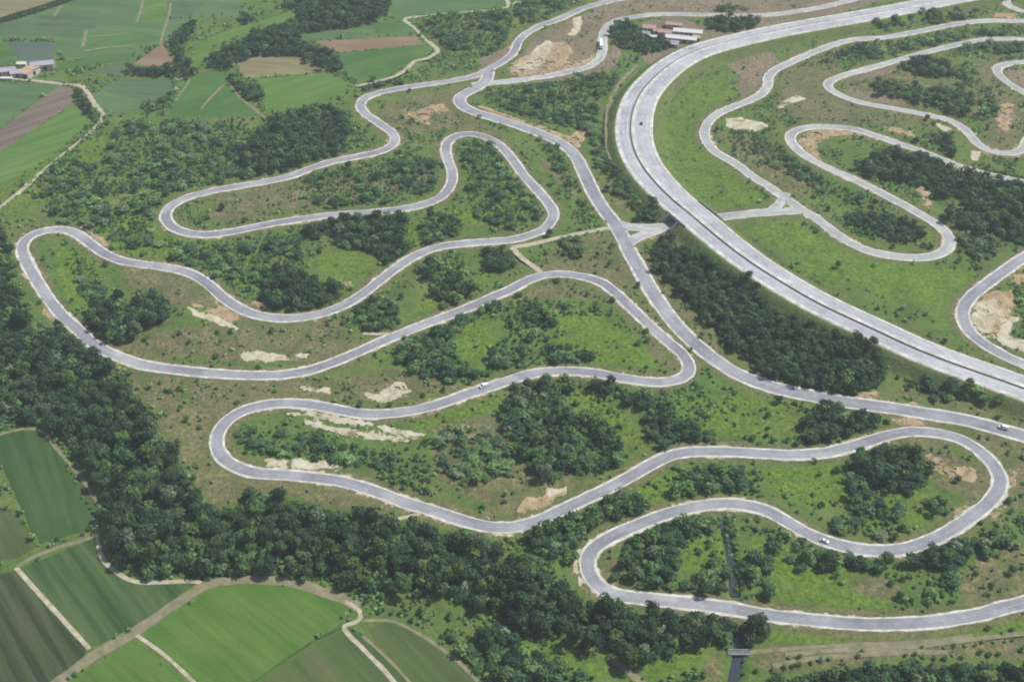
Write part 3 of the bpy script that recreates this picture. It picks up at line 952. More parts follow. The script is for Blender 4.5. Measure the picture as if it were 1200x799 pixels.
for k in range(0, len(ch) - 1, 3):
    for off, zz in ((5.6, HWY_Z0), (-(3.4 + (wr[k] - 7.2) * 0.5), HWY_Z0 + 0.35)):
        b = len(V)
        p, t, n_ = ch[k], TT[k], NN[k]
        for u, w in ((0, -1), (3.6, -1), (3.6, 1), (0, 1)):
            V.append((p[0] + t[0] * u + n_[0] * (off + w * 0.30), p[1] + t[1] * u + n_[1] * (off + w * 0.30), zz + 0.008))
        F.append((b, b + 1, b + 2, b + 3))
link('lane_line', pymesh('lane_line', V, F, M['marking']), hw, kind='stuff')
# low retaining wall between the two levels, with a concrete coping
wl = [ribbon(C, -0.5 * one, 0.0 * one, zr + 0.06, zr + 0.06, T, N), ribbon(C, 0.0 * one, 0.06 * one, zr + 0.06, zl - 0.3, T, N),
      ribbon(C, -0.55 * one, -0.5 * one, zr - 0.3, zr + 0.06, T, N), ribbon(C, 0.06 * one, 0.9 * one, zl - 0.12, zl - 0.12, T, N)]
link('retaining_wall', ribbon_mesh('retaining_wall', wl, M['dark_concrete']), label="long low grey wall in the middle of the motorway between its two levels", cat="wall")

# ------------------------------------------------------------------ underpass
UC = spline(ROADS['under']['C'], 1.0)
UT, UN = frame2(UC)
dh = np.sqrt(((UC[:, None, :] - HC[None, ::2, :2]) ** 2).sum(-1))
kx = int(np.argmin(dh.min(1)))
hk = int(np.argmin(np.linalg.norm(HC[:, :2] - UC[kx], axis=1)))
hx, ht, hn = HC[hk], HT[hk], HN[hk]
wL, wR = HWL[hk], HWR[hk]


def box_from(o, corners, z0, z1):
    """prism over a 4-corner footprint"""
    v = [(c[0], c[1], z0) for c in corners] + [(c[0], c[1], z1) for c in corners]
    return v, [(3, 2, 1, 0), (4, 5, 6, 7), (0, 1, 5, 4), (1, 2, 6, 5), (2, 3, 7, 6), (3, 0, 4, 7)]


br = bpy.data.objects.new('underpass_bridge', None)
br.location = (hx[0], hx[1], 0)
COL.objects.link(br)
tag(br, "concrete underpass carrying the motorway over the short link road", "bridge")
LB = 11.0


def hpt(s, off):
    return (hx[0] + ht[0] * s + hn[0] * off - hx[0], hx[1] + ht[1] * s + hn[1] * off - hx[1])


v, f = box_from(br, [hpt(-LB, 0.3), hpt(LB, 0.3), hpt(LB, wL + 0.75), hpt(-LB, wL + 0.75)][::-1], HWY_Z0 - 1.2, HWY_Z0 - 0.09)
v2, f2 = box_from(br, [hpt(-LB, -wR - 0.75), hpt(LB, -wR - 0.75), hpt(LB, 0.25), hpt(-LB, 0.25)][::-1], HWY_Z0 - 1.2, HWY_Z0 + 0.23)
link('deck', pymesh('deck', v + v2, f + [tuple(i + 8 for i in q) for q in f2], M['concrete']), br)
for sg in (1, -1):
    v, f = box_from(br, [hpt(-LB, sg * ((wL if sg > 0 else wR) + 0.45)), hpt(LB, sg * ((wL if sg > 0 else wR) + 0.45)), hpt(LB, sg * ((wL if sg > 0 else wR) + 0.8)), hpt(-LB, sg * ((wL if sg > 0 else wR) + 0.8))], HWY_Z0 - 0.085 if sg > 0 else HWY_Z0 + 0.235, HWY_Z0 + 0.55 + (0 if sg > 0 else 0.9))
    link('parapet', pymesh('parapet', v, f, M['concrete']), br)
along = (UC[:, 0] - hx[0]) * hn[0] + (UC[:, 1] - hx[1]) * hn[1]
sel = np.nonzero((along < wL + 8) & (along > -wR - 8))[0]
for sg in (1, -1):
    V, F = [], []
    for k in sel:
        ph = UC[k] + UN[k] * sg * 6.4
        off = (ph[0] - hx[0]) * hn[0] + (ph[1] - hx[1]) * hn[1]
        hwid = wL if off > 0 else wR
        e = float(sstep(hwid + 10, hwid + 0.6, np.array(abs(off)))) * (HWY_Z0 - 0.45)
        top = min(e + 0.35, HWY_Z0 - 1.21) if abs(off) < hwid + 0.7 else e + 0.35
        for w, zz in ((5.0, -0.4), (5.0, top), (5.7, top), (6.9, -0.4)):
            p = UC[k] + UN[k] * sg * w
            V.append((p[0] - hx[0], p[1] - hx[1], zz))
    n = len(V) // 4
    for k in range(n - 1):
        for a, b in ((0, 1), (1, 2), (2, 3)):
            F.append((k * 4 + a, k * 4 + b, (k + 1) * 4 + b, (k + 1) * 4 + a))
    F += [(0, 1, 2, 3), (n * 4 - 4, n * 4 - 3, n * 4 - 2, n * 4 - 1)]
    link('wing_wall', pymesh('wing_wall', V, F, M['concrete']), br)

# ------------------------------------------------------------------ fields and tracks
for fi, (key, pts, lab) in enumerate(FIELDS):
    P = wpoly(pts)
    out = []
    for i in range(len(P)):
        a, b = P[i], P[(i + 1) % len(P)]
        n = max(1, int(np.linalg.norm(b - a) / 3.0))
        t = (b - a) / (np.linalg.norm(b - a) + 1e-9)
        for k in range(n):
            p = a + (b - a) * k / n
            j = (float(vnoise(np.array(p[0]), np.array(p[1]), 4.0, 3)) - 0.5) * 1.6
            out.append((p[0] - t[1] * j, p[1] + t[0] * j, 0.045 + 0.0015 * fi))
    me_f = pymesh('field', out, [tuple(range(len(out)))], FM[key])
    fo = link('field', me_f, kind='structure', label=lab)
    if me_f.polygons[0].normal.z < 0:
        me_f.flip_normals()

TRACKS = [
    ([(-40,268),(0,245),(25,227),(50,205),(57,198),(82,178),(100,165),(117,150),(122,137),(112,124),(104,112),(98,103),(90,100)], 2.0, 'track', "pale farm track curving up to the farm from the left edge"),
    ([(590,-12),(594,0),(596,9),(585,13),(550,15),(512,19),(475,22),(485,32),(500,47),(513,59),(509,64),(500,69),(486,72),(477,81),(462,90),(437,97),(417,101)], 1.9, 'track', "pale path zigzagging between the far green plots"),
    ([(716,267),(700,270),(650,280),(620,287),(600,290)], 1.9, 'track', "cream path from the triangle junction to the loop road"),
    ([(600,290),(606,297),(615,305),(625,312),(634,319)], 1.7, 'track', "short cream path joining two loops of the test road"),
    ([(19,665),(50,700),(80,733),(105,760)], 1.0, 'track', "straight white path between the striped fields"),
    ([(19,664),(40,652),(70,641),(105,630),(113,622),(112,607)], 1.1, 'track_dull', "dull path below the rounded dark green field"),
    ([(114,624),(117,645),(124,660),(140,673),(160,682),(190,682),(225,681),(236,683)], 1.1, 'track', "white path curving round the foot of the wood"),
    ([(50,812),(80,790),(112,767),(150,745),(200,712),(237,688),(265,681),(300,679),(345,683),(385,695),(405,702),(420,712)], 2.6, 'track_dull', "brown tree-lined track along the edge of the wood"),
    ([(160,744),(190,765),(225,797),(240,812)], 0.8, 'track', "short white path between two bright green fields"),
    ([(405,705),(418,712),(424,722),(416,730),(402,735),(425,760),(450,785),(475,815)], 1.0, 'track', "pale path along the left bank of the grassy ditch"),
    ([(424,727),(445,727),(460,728),(475,734),(495,745),(512,756),(540,778),(560,798)], 0.8, 'track_dull', "pale field edge path in front of the bottom hedge"),
    ([(425,745),(455,772),(490,810)], 0.7, 'track_dull', "pale right bank of the grassy ditch"),
    ([(-10,512),(25,503),(50,506),(65,524),(95,560),(118,594)], 0.9, 'track_dull', "pale margin round the rounded dark green field"),
    ([(690,755),(715,775),(745,795),(770,815)], 1.6, 'track_dull', "dirt path on the slope below the wood"),
    ([(747,77),(728,97),(714,122),(711,150),(712,175),(716,190)], 1.6, 'track_dull', "faint grassy track beside the outer curve of the motorway"),
    ([(462,609),(475,606),(492,602)], 1.2, 'track', "short white spur leading off the test road into the wood"),
    ([(425,391),(440,391.5),(456,391)], 1.2, 'track', "short cream spur beside the middle loop"),
    ([(-40,93),(0,93),(40,95),(75,99),(90,100)], 1.8, 'track', "pale farm yard lane in front of the sheds"),
    ([(872,765),(930,761),(1000,756),(1080,752),(1140,745)], 1.0, 'track_dull', "faint pale track below the bottom road"),
    ([(600,8),(606,3),(616,6),(630,10),(640,14)], 1.5, 'track', "short pale path in the scrub at the top edge"),
    ([(133,240),(140,232),(160,228),(175,222)], 0.9, 'track_dull', "faint path in the scrub left of the upper loop"),
    ([(545,516),(560,508),(575,500)], 0.9, 'track_dull', "faint bare streak in the scrub inside the lower loop"),
    ([(97,55),(99,46),(101,36)], 1.4, 'track_dull', "pale baulk in the middle of the far plain"),
    ([(63,20),(67,14),(72,7)], 1.3, 'track_dull', "pale baulk beside the dark hedge"),
    ([(160,26),(165,12),(168,0)], 1.1, 'track_dull', "pale upright baulk on the far plain"),
    ([(188,52),(192,36),(198,18),(200,4)], 1.1, 'track_dull', "pale baulk leading up from the brown triangle"),
    ([(103,43),(125,42),(150,39)], 0.8, 'track_dull', "pale level baulk on the far plain"),
    ([(172,8),(185,6),(196,7)], 0.9, 'track_dull', "short pale baulk at the top of the far plain"),
    ([(100,60),(125,56),(158,53)], 1.2, 'track_dull', "pale level baulk below the far plain"),
    ([(236,128),(244,118),(262,100)], 1.0, 'track_dull', "pale slanting path in the deep green meadow"),
    ([(905,782),(960,773),(1040,766),(1110,764)], 1.2, 'track_dull', "faint tan strip between the planted rows"),
    ([(920,769),(980,763),(1060,758),(1200,742)], 1.2, 'track_dull', "long tan strip above the planted rows"),
    ([(207,93),(222,93),(206,118)], 0.8, 'track_dull', "dull field edge path below the hedge"),
    ([(268,97),(280,113),(300,130),(312,140)], 0.9, 'track_dull', "pale path beside the wooded stream bend"),
]
for i, (pts, w, mk_, lab) in enumerate(TRACKS):
    C = spline([at(*p) for p in pts], 1.5)
    T, N = frame2(C)
    w1 = w * (0.8 + 0.5 * fbm(C[:, 0], C[:, 1], 7, 21)); w2 = w * (0.8 + 0.5 * fbm(C[:, 0] + 90, C[:, 1], 7, 22))
    zt = 0.10 + 0.002 * i
    hz = np.maximum(look(HGT, C[:, 0], C[:, 1]), 0) * 1.0
    hz = np.convolve(np.pad(hz, 4, mode='edge'), np.ones(9) / 9, 'valid')
    link('dirt_track', ribbon_mesh('dirt_track', [ribbon(C, -w1, w2, hz + zt, hz + zt, T, N)], M[mk_]), kind='structure', label=lab)
    near(C, 10, D_ROAD) if False else None
D_TRK = np.full(GX.shape, 999.0)
for t in TRACKS:
    near(spline([at(*p) for p in t[0]], 1.5), 6, D_TRK)

# flat strips inside / beside the bottom-left fields
for pts, lab in (([(296,800),(290,803),(366,750),(400,733),(402,737),(368,752)], "dark grassy strip dividing the bright field from the brown field"),
                 ([(408,735),(424,742),(456,772),(505,830),(488,830),(448,784),(420,752)], "narrow grassy ditch between the two bottom fields")):
    P = wpoly(pts)
    m_ = pymesh('grass_strip', [(p[0], p[1], 0.075) for p in P], [tuple(range(len(P)))], FM['meadow'])
    if m_.polygons[0].normal.z < 0: m_.flip_normals()
    link('grass_strip', m_, kind='structure', label=lab)

# bare soil cut into the slopes: ragged, humped sheets lying on the ground
def bilin(A, x, y):
    u = np.clip((x - gx_f[0]) / STEP, 0, nx - 1.001); v = np.clip((y - gy_f[0]) / STEP, 0, ny - 1.001)
    i, j = u.astype(int), v.astype(int); fu, fv = u - i, v - j
    return A[i, j] * (1 - fu) * (1 - fv) + A[i + 1, j] * fu * (1 - fv) + A[i, j + 1] * (1 - fu) * fv + A[i + 1, j + 1] * fu * fv


def soil_mat(name, stops):
    m, nt, p, out = new_mat(name)
    P = pos(nt)
    n1 = noise(nt, P, 0.16, 6, 0.7, 0.8); n2 = noise(nt, P, 0.9, 5, 0.7)
    c = ramp(nt, n1, stops)
    c = mixc(nt, 0.9, c, ramp(nt, n2, [(0.28, (0.72, 0.70, 0.66)), (0.5, (1, 1, 1)), (0.7, (1.16, 1.16, 1.16))]), 'MULTIPLY')
    nt.links.new(c, p.inputs['Base Color'])
    bump(nt, p, n2, 0.8, 0.5)
    return m


M['soil_pale'] = soil_mat("cream_soil", [(0.30, alb(170, 156, 116)), (0.44, alb(232, 220, 184)), (0.62, alb(255, 250, 226))])
M['soil_orange'] = soil_mat("orange_soil", [(0.30, alb(146, 134, 98)), (0.46, alb(206, 180, 140)), (0.60, alb(226, 200, 164)), (0.72, alb(245, 232, 204))])
for si, (kind_, poly) in enumerate([('pale', q) for q in PALE] + [('orange', q) for q in ORANGE]):
    P = wpoly(poly)
    g_ = 0.7
    xs = np.arange(P[:, 0].min() - 2, P[:, 0].max() + 2, g_); ys = np.arange(P[:, 1].min() - 2, P[:, 1].max() + 2, g_)
    SX, SY = np.meshgrid(xs, ys, indexing='ij')
    wa_ = 2.0 if kind_ == 'pale' else 6.0
    wx = (fbm(SX, SY, 6, 401) - 0.5) * wa_; wy = (fbm(SX, SY, 6, 402) - 0.5) * wa_
    raw = inside(P, SX + wx, SY + wy).astype(float)
    soft = blur(raw, 3)
    keepm = soft + (2.2 if kind_ == 'pale' else 4.0) * (fbm(SX, SY, 8, 411, 4) - 0.5) + 0.9 * (fbm(SX, SY, 2.2, 421, 2) - 0.5) > (0.52 if kind_ == 'pale' else 0.56)
    keepm &= (look(D_ROAD, SX, SY) > 4.4) & (raw + soft > 0.02)
    cell = keepm[:-1, :-1] & keepm[1:, :-1] & keepm[1:, 1:] & keepm[:-1, 1:]
    if cell.sum() < 3:
        continue
    hump = (fbm(SX, SY, 7, 431) - 0.25) * 1.5 * np.clip(blur(soft, 4) * 1.6 - 0.6, 0, 1)
    SZ = bilin(HGT, SX, SY) + 0.11 + np.maximum(hump, 0) * sstep(4.5, 8, look(D_ROAD, SX, SY))
    ci, cj = np.nonzero(cell)
    m_ = len(ys)
    fq = np.stack([ci * m_ + cj, (ci + 1) * m_ + cj, (ci + 1) * m_ + cj + 1, ci * m_ + cj + 1], 1)
    used, inv = np.unique(fq, return_inverse=True)
    Vv = np.stack([SX.ravel(), SY.ravel(), SZ.ravel()], 1)[used]
    link('bare_soil', pymesh('bare_soil', Vv, [tuple(q) for q in inv.reshape(fq.shape).tolist()], M['soil_' + kind_], True), kind='structure')

# drain water and small bridge
wm, nt, p, out = new_mat("dark_water")
p.inputs['Base Color'].default_value = (0.035, 0.045, 0.05, 1)
p.inputs['Roughness'].default_value = 0.12
p.inputs['Specular IOR Level'].default_value = 0.5
bump(nt, p, noise(nt, pos(nt), 0.9, 2), 0.08)
M['water'] = wm
wparts = []
for D in (DRAIN, DRAIN2):
    C = spline([at(*p_) for p_ in D], 2.0)
    wparts.append(ribbon(C, -2.5, 2.5, -0.75, -0.75))
link('drain_water', ribbon_mesh('drain_water', wparts, M['water']), kind='structure', label="dark straight drain running under the bottom road")
bx, by = at(866, 765)
bo = bpy.data.objects.new('footbridge', None)
bo.location = (bx, by, 0); COL.objects.link(bo)
tag(bo, "small pale concrete bridge crossing the dark drain below the bottom road", "bridge")


def boxes(list_):
    V, F = [], []
    for (x0, x1, y0, y1, z0, z1) in list_:
        b = len(V)
        V += [(x0, y0, z0), (x1, y0, z0), (x1, y1, z0), (x0, y1, z0), (x0, y0, z1), (x1, y0, z1), (x1, y1, z1), (x0, y1, z1)]
        F += [tuple(b + i for i in q) for q in ((3, 2, 1, 0), (4, 5, 6, 7), (0, 1, 5, 4), (1, 2, 6, 5), (2, 3, 7, 6), (3, 0, 4, 7))]
    return V, F


link('deck', pymesh('deck', *boxes([(-5.0, 5.0, -1.5, 1.5, 0.16, 0.5)]), M['dark_concrete']), bo)
for y in (-1.35, 1.2):
    link('parapet', pymesh('parapet', *boxes([(-4.6, 4.6, y, y + 0.15, 0.503, 1.0)]), M['shoulder']), bo)
for x in (-5.2, 3.4):
    link('abutment', pymesh('abutment', *boxes([(x, x + 1.8, -1.7, 1.7, -1.6, 0.155)]), M['concrete']), bo)

# ------------------------------------------------------------------ buildings
RM = {
    'white': flat_mat("white_sheet_roof", (0.62, 0.60, 0.60), 0.5),
    'lilac': flat_mat("grey_lilac_roof", (0.36, 0.34, 0.38), 0.5),
    'orange': flat_mat("orange_tile_roof", (0.46, 0.31, 0.22), 0.8),
    'pink': flat_mat("weathered_pink_roof", (0.44, 0.27, 0.22), 0.8),
    'grey': flat_mat("grey_sheet_roof", (0.30, 0.30, 0.31), 0.6),
}
WALLM = flat_mat("rendered_wall", (0.50, 0.47, 0.42), 0.9)
DARKM = flat_mat("dark_opening", (0.03, 0.03, 0.035), 0.5)
GLASSM = flat_mat("window_glass", (0.05, 0.06, 0.07), 0.15, 0.5)
WHITEW = flat_mat("white_painted_wall", (0.68, 0.68, 0.66), 0.8)


def building(name, px, py, L, Wd, h, rise, rot, roof, label, group=None, wall=WALLM, windows=3, door=True, ov=0.6):
    x, y = at(px, py)
    e = bpy.data.objects.new(name, None)
    e.location = (x, y, float(look(HGT, x, y)))
    e.rotation_euler = (0, 0, rot)
    COL.objects.link(e)
    tag(e, label, "building", group)
    a, b = L / 2, Wd / 2
    V = [(-a, -b, -1), (a, -b, -1), (a, b, -1), (-a, b, -1), (-a, -b, h), (a, -b, h), (a, b, h), (-a, b, h), (-a, 0, h + rise), (a, 0, h + rise)]
    F = [(0, 1, 5, 4), (1, 2, 6, 9, 5), (2, 3, 7, 6), (3, 0, 4, 8, 7)]
    link('wall', pymesh('wall', V, F, wall), e)
    A, B = a + ov, b + ov
    ze = h - rise * ov / b
    t = 0.18
    R = []
    for sg in (-1, 1):
        Vr = [(-A, sg * B, ze + 0.05), (A, sg * B, ze + 0.05), (A, 0, h + rise + 0.05), (-A, 0, h + rise + 0.05)]
        Vr += [(q[0], q[1], q[2] + t) for q in Vr]
        Fr = [(0, 1, 2, 3), (4, 5, 6, 7), (0, 1, 5, 4), (1, 2, 6, 5), (3, 0, 4, 7)]
        link('roof', pymesh('roof', Vr, Fr, RM[roof]), e)
    link('ridge_cap', pymesh('ridge_cap', *boxes([(-A - 0.05, A + 0.05, -0.3, 0.3, h + rise + 0.12, h + rise + 0.32)]), RM[roof]), e)
    wm_ = None
    for k in range(windows):
        cx = -a + L * (k + 0.6) / (windows + 0.4)
        if wm_ is None:
            wm_ = pymesh('window', *boxes([(-0.7, 0.7, -0.06, 0.06, -0.6, 0.6)]), GLASSM)
        o = link('window', wm_, e)
        o.location = (cx, -b - 0.03, h * 0.58)
    if door:
        o = link('door', pymesh('door', *boxes([(-1.4, 1.4, -0.08, 0.08, 0, min(3.0, h - 0.5))]), DARKM), e)
        o.location = (a * 0.25, -b - 0.05, 0)
        o2 = link('door', pymesh('door', *boxes([(-0.08, 0.08, -1.5, 1.5, 0, min(3.2, h - 0.4))]), DARKM), e)
        o2.location = (a + 0.05, 0, 0)
    return e


building('shed', 806, 39, 25, 7.5, 4.0, 1.5, -0.22, 'white', "long white-roofed shed at the back of the roadside works", "white sheds of the works", windows=5)
building('shed', 798, 47, 27, 7.5, 4.0, 1.5, -0.24, 'white', "long white-roofed shed at the front of the roadside works", "white sheds of the works", windows=5)
building('shed', 784, 52, 16, 8, 3.2, 0.9, -0.24, 'grey', "low grey-roofed shed in front of the white sheds", windows=3)
building('workshop', 761, 33, 11, 8, 4.0, 1.8, -0.25, 'pink', "pale pink-roofed building at the left end of the works by the trees", windows=2, wall=WHITEW)
building('workshop', 770, 36, 5, 6, 3.2, 1.1, -0.25, 'orange', "small orange-roofed hut between the pink roofs", windows=1)
building('workshop', 779, 38, 12, 7, 3.6, 1.4, -0.25, 'pink', "dusty pink-roofed building next to the white sheds", windows=2)
building('shed', 765, 42, 8, 4, 2.4, 0.6, -0.25, 'white', "little white lean-to in front of the pink roof", windows=1)
building('workshop', 790, 30, 14, 6, 3.2, 1.2, -0.23, 'pink', "long dull red-roofed building behind the white sheds", windows=3)
building('shed', 757, 38, 7, 5, 2.6, 0.8, -0.25, 'grey', "small grey-roofed shed at the tree edge of the works", windows=1)
building('workshop', 816, 46, 6, 6, 3.4, 1.0, -0.23, 'orange', "small brown-roofed hut at the motorway end of the white sheds", windows=1)
building('barn', 51, 81, 18, 9, 4.6, 1.7, 0.24, 'lilac', "pale grey-roofed barn with a dark open front at the right of the farm", windows=0)
building('barn', 36, 88, 9, 15, 3.8, 1.4, -0.38, 'orange', "orange and cream roofed barn in the middle of the farm", windows=2)
building('shed', 27, 79, 7, 4.5, 2.6, 0.8, 0.0, 'white', "small bright white shed behind the farm barns", windows=0, door=False)
building('barn', 11, 88, 11, 8.5, 3.4, 1.2, 0.22, 'lilac', "lilac-grey shed at the left of the farm", windows=2)
building('barn', 20, 90, 8, 8, 3.4, 1.3, 0.25, 'lilac', "lilac-grey shed beside the orange barn", windows=2)
building('shed', 1, 87, 8, 5, 3.0, 1.0, 0.3, 'grey', "dark grey shed cut by the left edge at the farm", windows=1)
building('shed', 9, 94, 9, 2.6, 1.6, 0.5, -0.03, 'white', "low white shelter along the farm lane", windows=0, door=False)

# ------------------------------------------------------------------ vehicles
PAINTW = flat_mat("white_car_paint", (0.78, 0.79, 0.80), 0.25, 0.5)
PAINTD = flat_mat("dark_car_paint", (0.03, 0.032, 0.04), 0.25, 0.5)
RUB = flat_mat("tyre_rubber", (0.02, 0.02, 0.02), 0.8)
HUB = flat_mat("wheel_metal", (0.4, 0.4, 0.42), 0.35, 0.5, 0.8)
LAMP = flat_mat("headlight_glass", (0.7, 0.7, 0.68), 0.1, 0.5)
REDL = flat_mat("tail_light_red", (0.35, 0.02, 0.02), 0.2, 0.5)


def extrude_profile(prof, halfw, inset=0.0, zin=None):
    """side outline (x,z) swept across the width; points above zin lean inwards"""
    V, F = [], []
    n = len(prof)
    for sg in (-1, 1):
        for (x, z) in prof:
            w = halfw - (inset * (z - zin) if zin is not None and z > zin else 0)
            V.append((x, sg * w, z))
    F.append(tuple(range(n)))
    F.append(tuple(range(2 * n - 1, n - 1, -1)))
    for i in range(n):
        j = (i + 1) % n
        F.append((i, i + n, j + n, j))
    return V, F


def wheel_mesh(r, w, seg=14):
    V, F = [], []
    for y, rr in ((-w / 2, r * 0.92), (-w / 2 + 0.03, r), (w / 2 - 0.03, r), (w / 2, r * 0.92)):
        for k in range(seg):
            a = 2 * math.pi * k / seg
            V.append((rr * math.cos(a), y, rr * math.sin(a)))
    for b in range(3):
        for k in range(seg):
            F.append((b * seg + k, b * seg + (k + 1) % seg, (b + 1) * seg + (k + 1) % seg, (b + 1) * seg + k))
    F.append(tuple(range(seg))); F.append(tuple(range(4 * seg - 1, 3 * seg - 1, -1)))
    return V, F


def bevelled(me, w=0.06):
    bm = bmesh.new(); bm.from_mesh(me)
    bmesh.ops.recalc_face_normals(bm, faces=bm.faces)
    bmesh.ops.bevel(bm, geom=[e for e in bm.edges if e.calc_face_angle(0) > 0.5], offset=w, segments=2, affect='EDGES')
    bm.to_mesh(me); bm.free()
    return me


def vehicle(name, px, py, road, side, rev, label, kind, paint, z=None, off=1.55):
    x, y = at(px, py, (z or 0.2))
    C = ROADS[road]['C'] if road != 'hwy' else HC[:, :2]
    k = int(np.argmin(np.hypot(C[:, 0] - x, C[:, 1] - y)))
    T, N = frame2(C)
    t = T[k] * (-1 if rev else 1)
    c = C[k] + N[k] * off * side
    e = bpy.data.objects.new(name, None)
    e.location = (c[0], c[1], (ROADS[road]['z'] if road != 'hwy' else z) + 0.003)
    e.rotation_euler = (0, 0, math.atan2(t[1], t[0]))
    COL.objects.link(e)
    tag(e, label, kind)
    van = kind == 'van'
    L = 2.45 if van else 2.1
    Wd = 0.98 if van else 0.88
    r = 0.34
    if van:
        body = [(-L, 0.35), (L, 0.35), (L, 0.95), (L - 0.15, 1.1), (L - 0.75, 1.25), (L - 1.45, 2.1), (-L + 0.1, 2.15), (-L, 1.9)]
        glass_f = [(L - 0.80, 1.27), (L - 0.72, 1.27), (L - 1.38, 2.05), (L - 1.46, 2.05)]
        side_w = [(L - 2.3, 1.32), (L - 1.1, 1.32), (L - 1.55, 1.95), (L - 2.3, 1.95)]
    else:
        body = [(-L, 0.30), (L, 0.30), (L, 0.62), (L - 0.15, 0.78), (L - 1.05, 0.92), (-L + 0.75, 0.95), (-L + 0.05, 0.92), (-L, 0.7)]
    link('body', bevelled(pymesh('body', *extrude_profile(body, Wd, 0.10, 1.0), paint)), e)
    if van:
        link('windscreen', pymesh('windscreen', *extrude_profile(glass_f, Wd * 0.86), GLASSM), e)
        link('side_window', pymesh('side_window', *extrude_profile(side_w, Wd - 0.02), GLASSM), e)
    else:
        cab = [(L - 1.15, 0.90), (L - 1.75, 1.42), (-L + 1.1, 1.45), (-L + 0.35, 0.93)]
        link('side_window', bevelled(pymesh('side_window', *extrude_profile(cab, Wd - 0.06, 0.35, 0.95), GLASSM), 0.03), e)
        rf = [(L - 1.70, 1.40), (L - 1.85, 1.46), (-L + 1.2, 1.49), (-L + 1.0, 1.42)]
        link('roof', pymesh('roof', *extrude_profile(rf, Wd - 0.22), paint), e)
    wme = pymesh('wheel', *wheel_mesh(r, 0.22), RUB)
    hme = pymesh('hub', *wheel_mesh(r * 0.6, 0.24, 10), HUB)
    for sx in (-1, 1):
        for sy in (-1, 1):
            w = link('wheel', wme, e)
            w.location = (sx * (L - 0.85), sy * (Wd - 0.1), r)
            link('hub', hme, w)
    for sy in (-1, 1):
        a = link('headlight', pymesh('headlight', *boxes([(-0.05, 0.05, -0.18, 0.18, -0.08, 0.08)]), LAMP), e)
        a.location = (L + 0.0, sy * (Wd - 0.28), 0.66 if not van else 0.85)
        a = link('tail_light', pymesh('tail_light', *boxes([(-0.05, 0.05, -0.15, 0.15, -0.1, 0.1)]), REDL), e)
        a.location = (-L, sy * (Wd - 0.26), 0.72 if not van else 1.0)
    return e


vehicle('parked_van', 1176, 504, 'inner', 1, True, "white van on the broad road near the right edge", 'van', PAINTW, off=1.0)
vehicle('white_car', 966, 629.5, 'track', -1, False, "white car on the lowest hairpin loop with its shadow on the road", 'car', PAINTW, off=0.9)
vehicle('white_van', 568, 453.5, 'track', 1, True, "white van on the rising stretch of the middle loop beside the trees", 'van', PAINTW, off=1.3)
vehicle('dark_car', 752.3, 145.5, 'hwy', -1, False, "dark car alone on the right-hand carriageway of the motorway", 'car', PAINTD, z=HWY_Z0 + 0.36, off=8.0)


def lorry(px, py, road, rev, off, label):
    x, y = at(px, py)
    C = ROADS[road]['C']
    k = int(np.argmin(np.hypot(C[:, 0] - x, C[:, 1] - y)))
    T, N = frame2(C)
    t = T[k] * (-1 if rev else 1)
    c = C[k] + N[k] * off
    e = bpy.data.objects.new('lorry', None)
    e.location = (c[0], c[1], ROADS[road]['z'] + 0.003)
    e.rotation_euler = (0, 0, math.atan2(t[1], t[0]))
    COL.objects.link(e)
    tag(e, label, "lorry")
    link('trailer', bevelled(pymesh('trailer', *boxes([(-9.0, 5.0, -1.27, 1.27, 1.15, 3.9)]), PAINTW), 0.05), e)
    link('chassis', pymesh('chassis', *boxes([(-8.8, 8.0, -0.5, 0.5, 0.6, 1.1)]), RUB), e)
    cabp = [(5.5, 0.5), (8.4, 0.5), (8.4, 1.6), (8.1, 3.1), (7.4, 3.5), (5.5, 3.6)]
    link('cab', bevelled(pymesh('cab', *extrude_profile(cabp, 1.22), PAINTW), 0.06), e)
    link('windscreen', pymesh('windscreen', *extrude_profile([(8.36, 1.75), (8.44, 1.75), (8.17, 3.0), (8.09, 3.0)], 1.05), GLASSM), e)
    wme = pymesh('wheel', *wheel_mesh(0.5, 0.35), RUB)
    for x_ in (-7.6, -6.4, -5.2, 4.6, 7.3):
        for sy in (-1, 1):
            w = link('wheel', wme, e)
            w.location = (x_, sy * 1.05, 0.5)


lorry(703, 54, 'north', False, 1.4, "white lorry on the road bend in front of the works")

# ------------------------------------------------------------------ vegetation meshes
SPECIES = {
    'dark': [(56, 80, 56), (64, 88, 60), (50, 74, 54)],
    'mid': [(78, 104, 60), (88, 114, 64), (70, 96, 58)],
    'olive': [(90, 116, 70), (102, 126, 76)],
    'silver': [(98, 116, 84), (108, 124, 94)],
    'bush': [(86, 118, 66), (100, 132, 72), (74, 106, 62), (114, 140, 82)],
}


KF = 1.05


def leafcol(rgb):
    return np.array([lin(v) / KF for v in rgb])


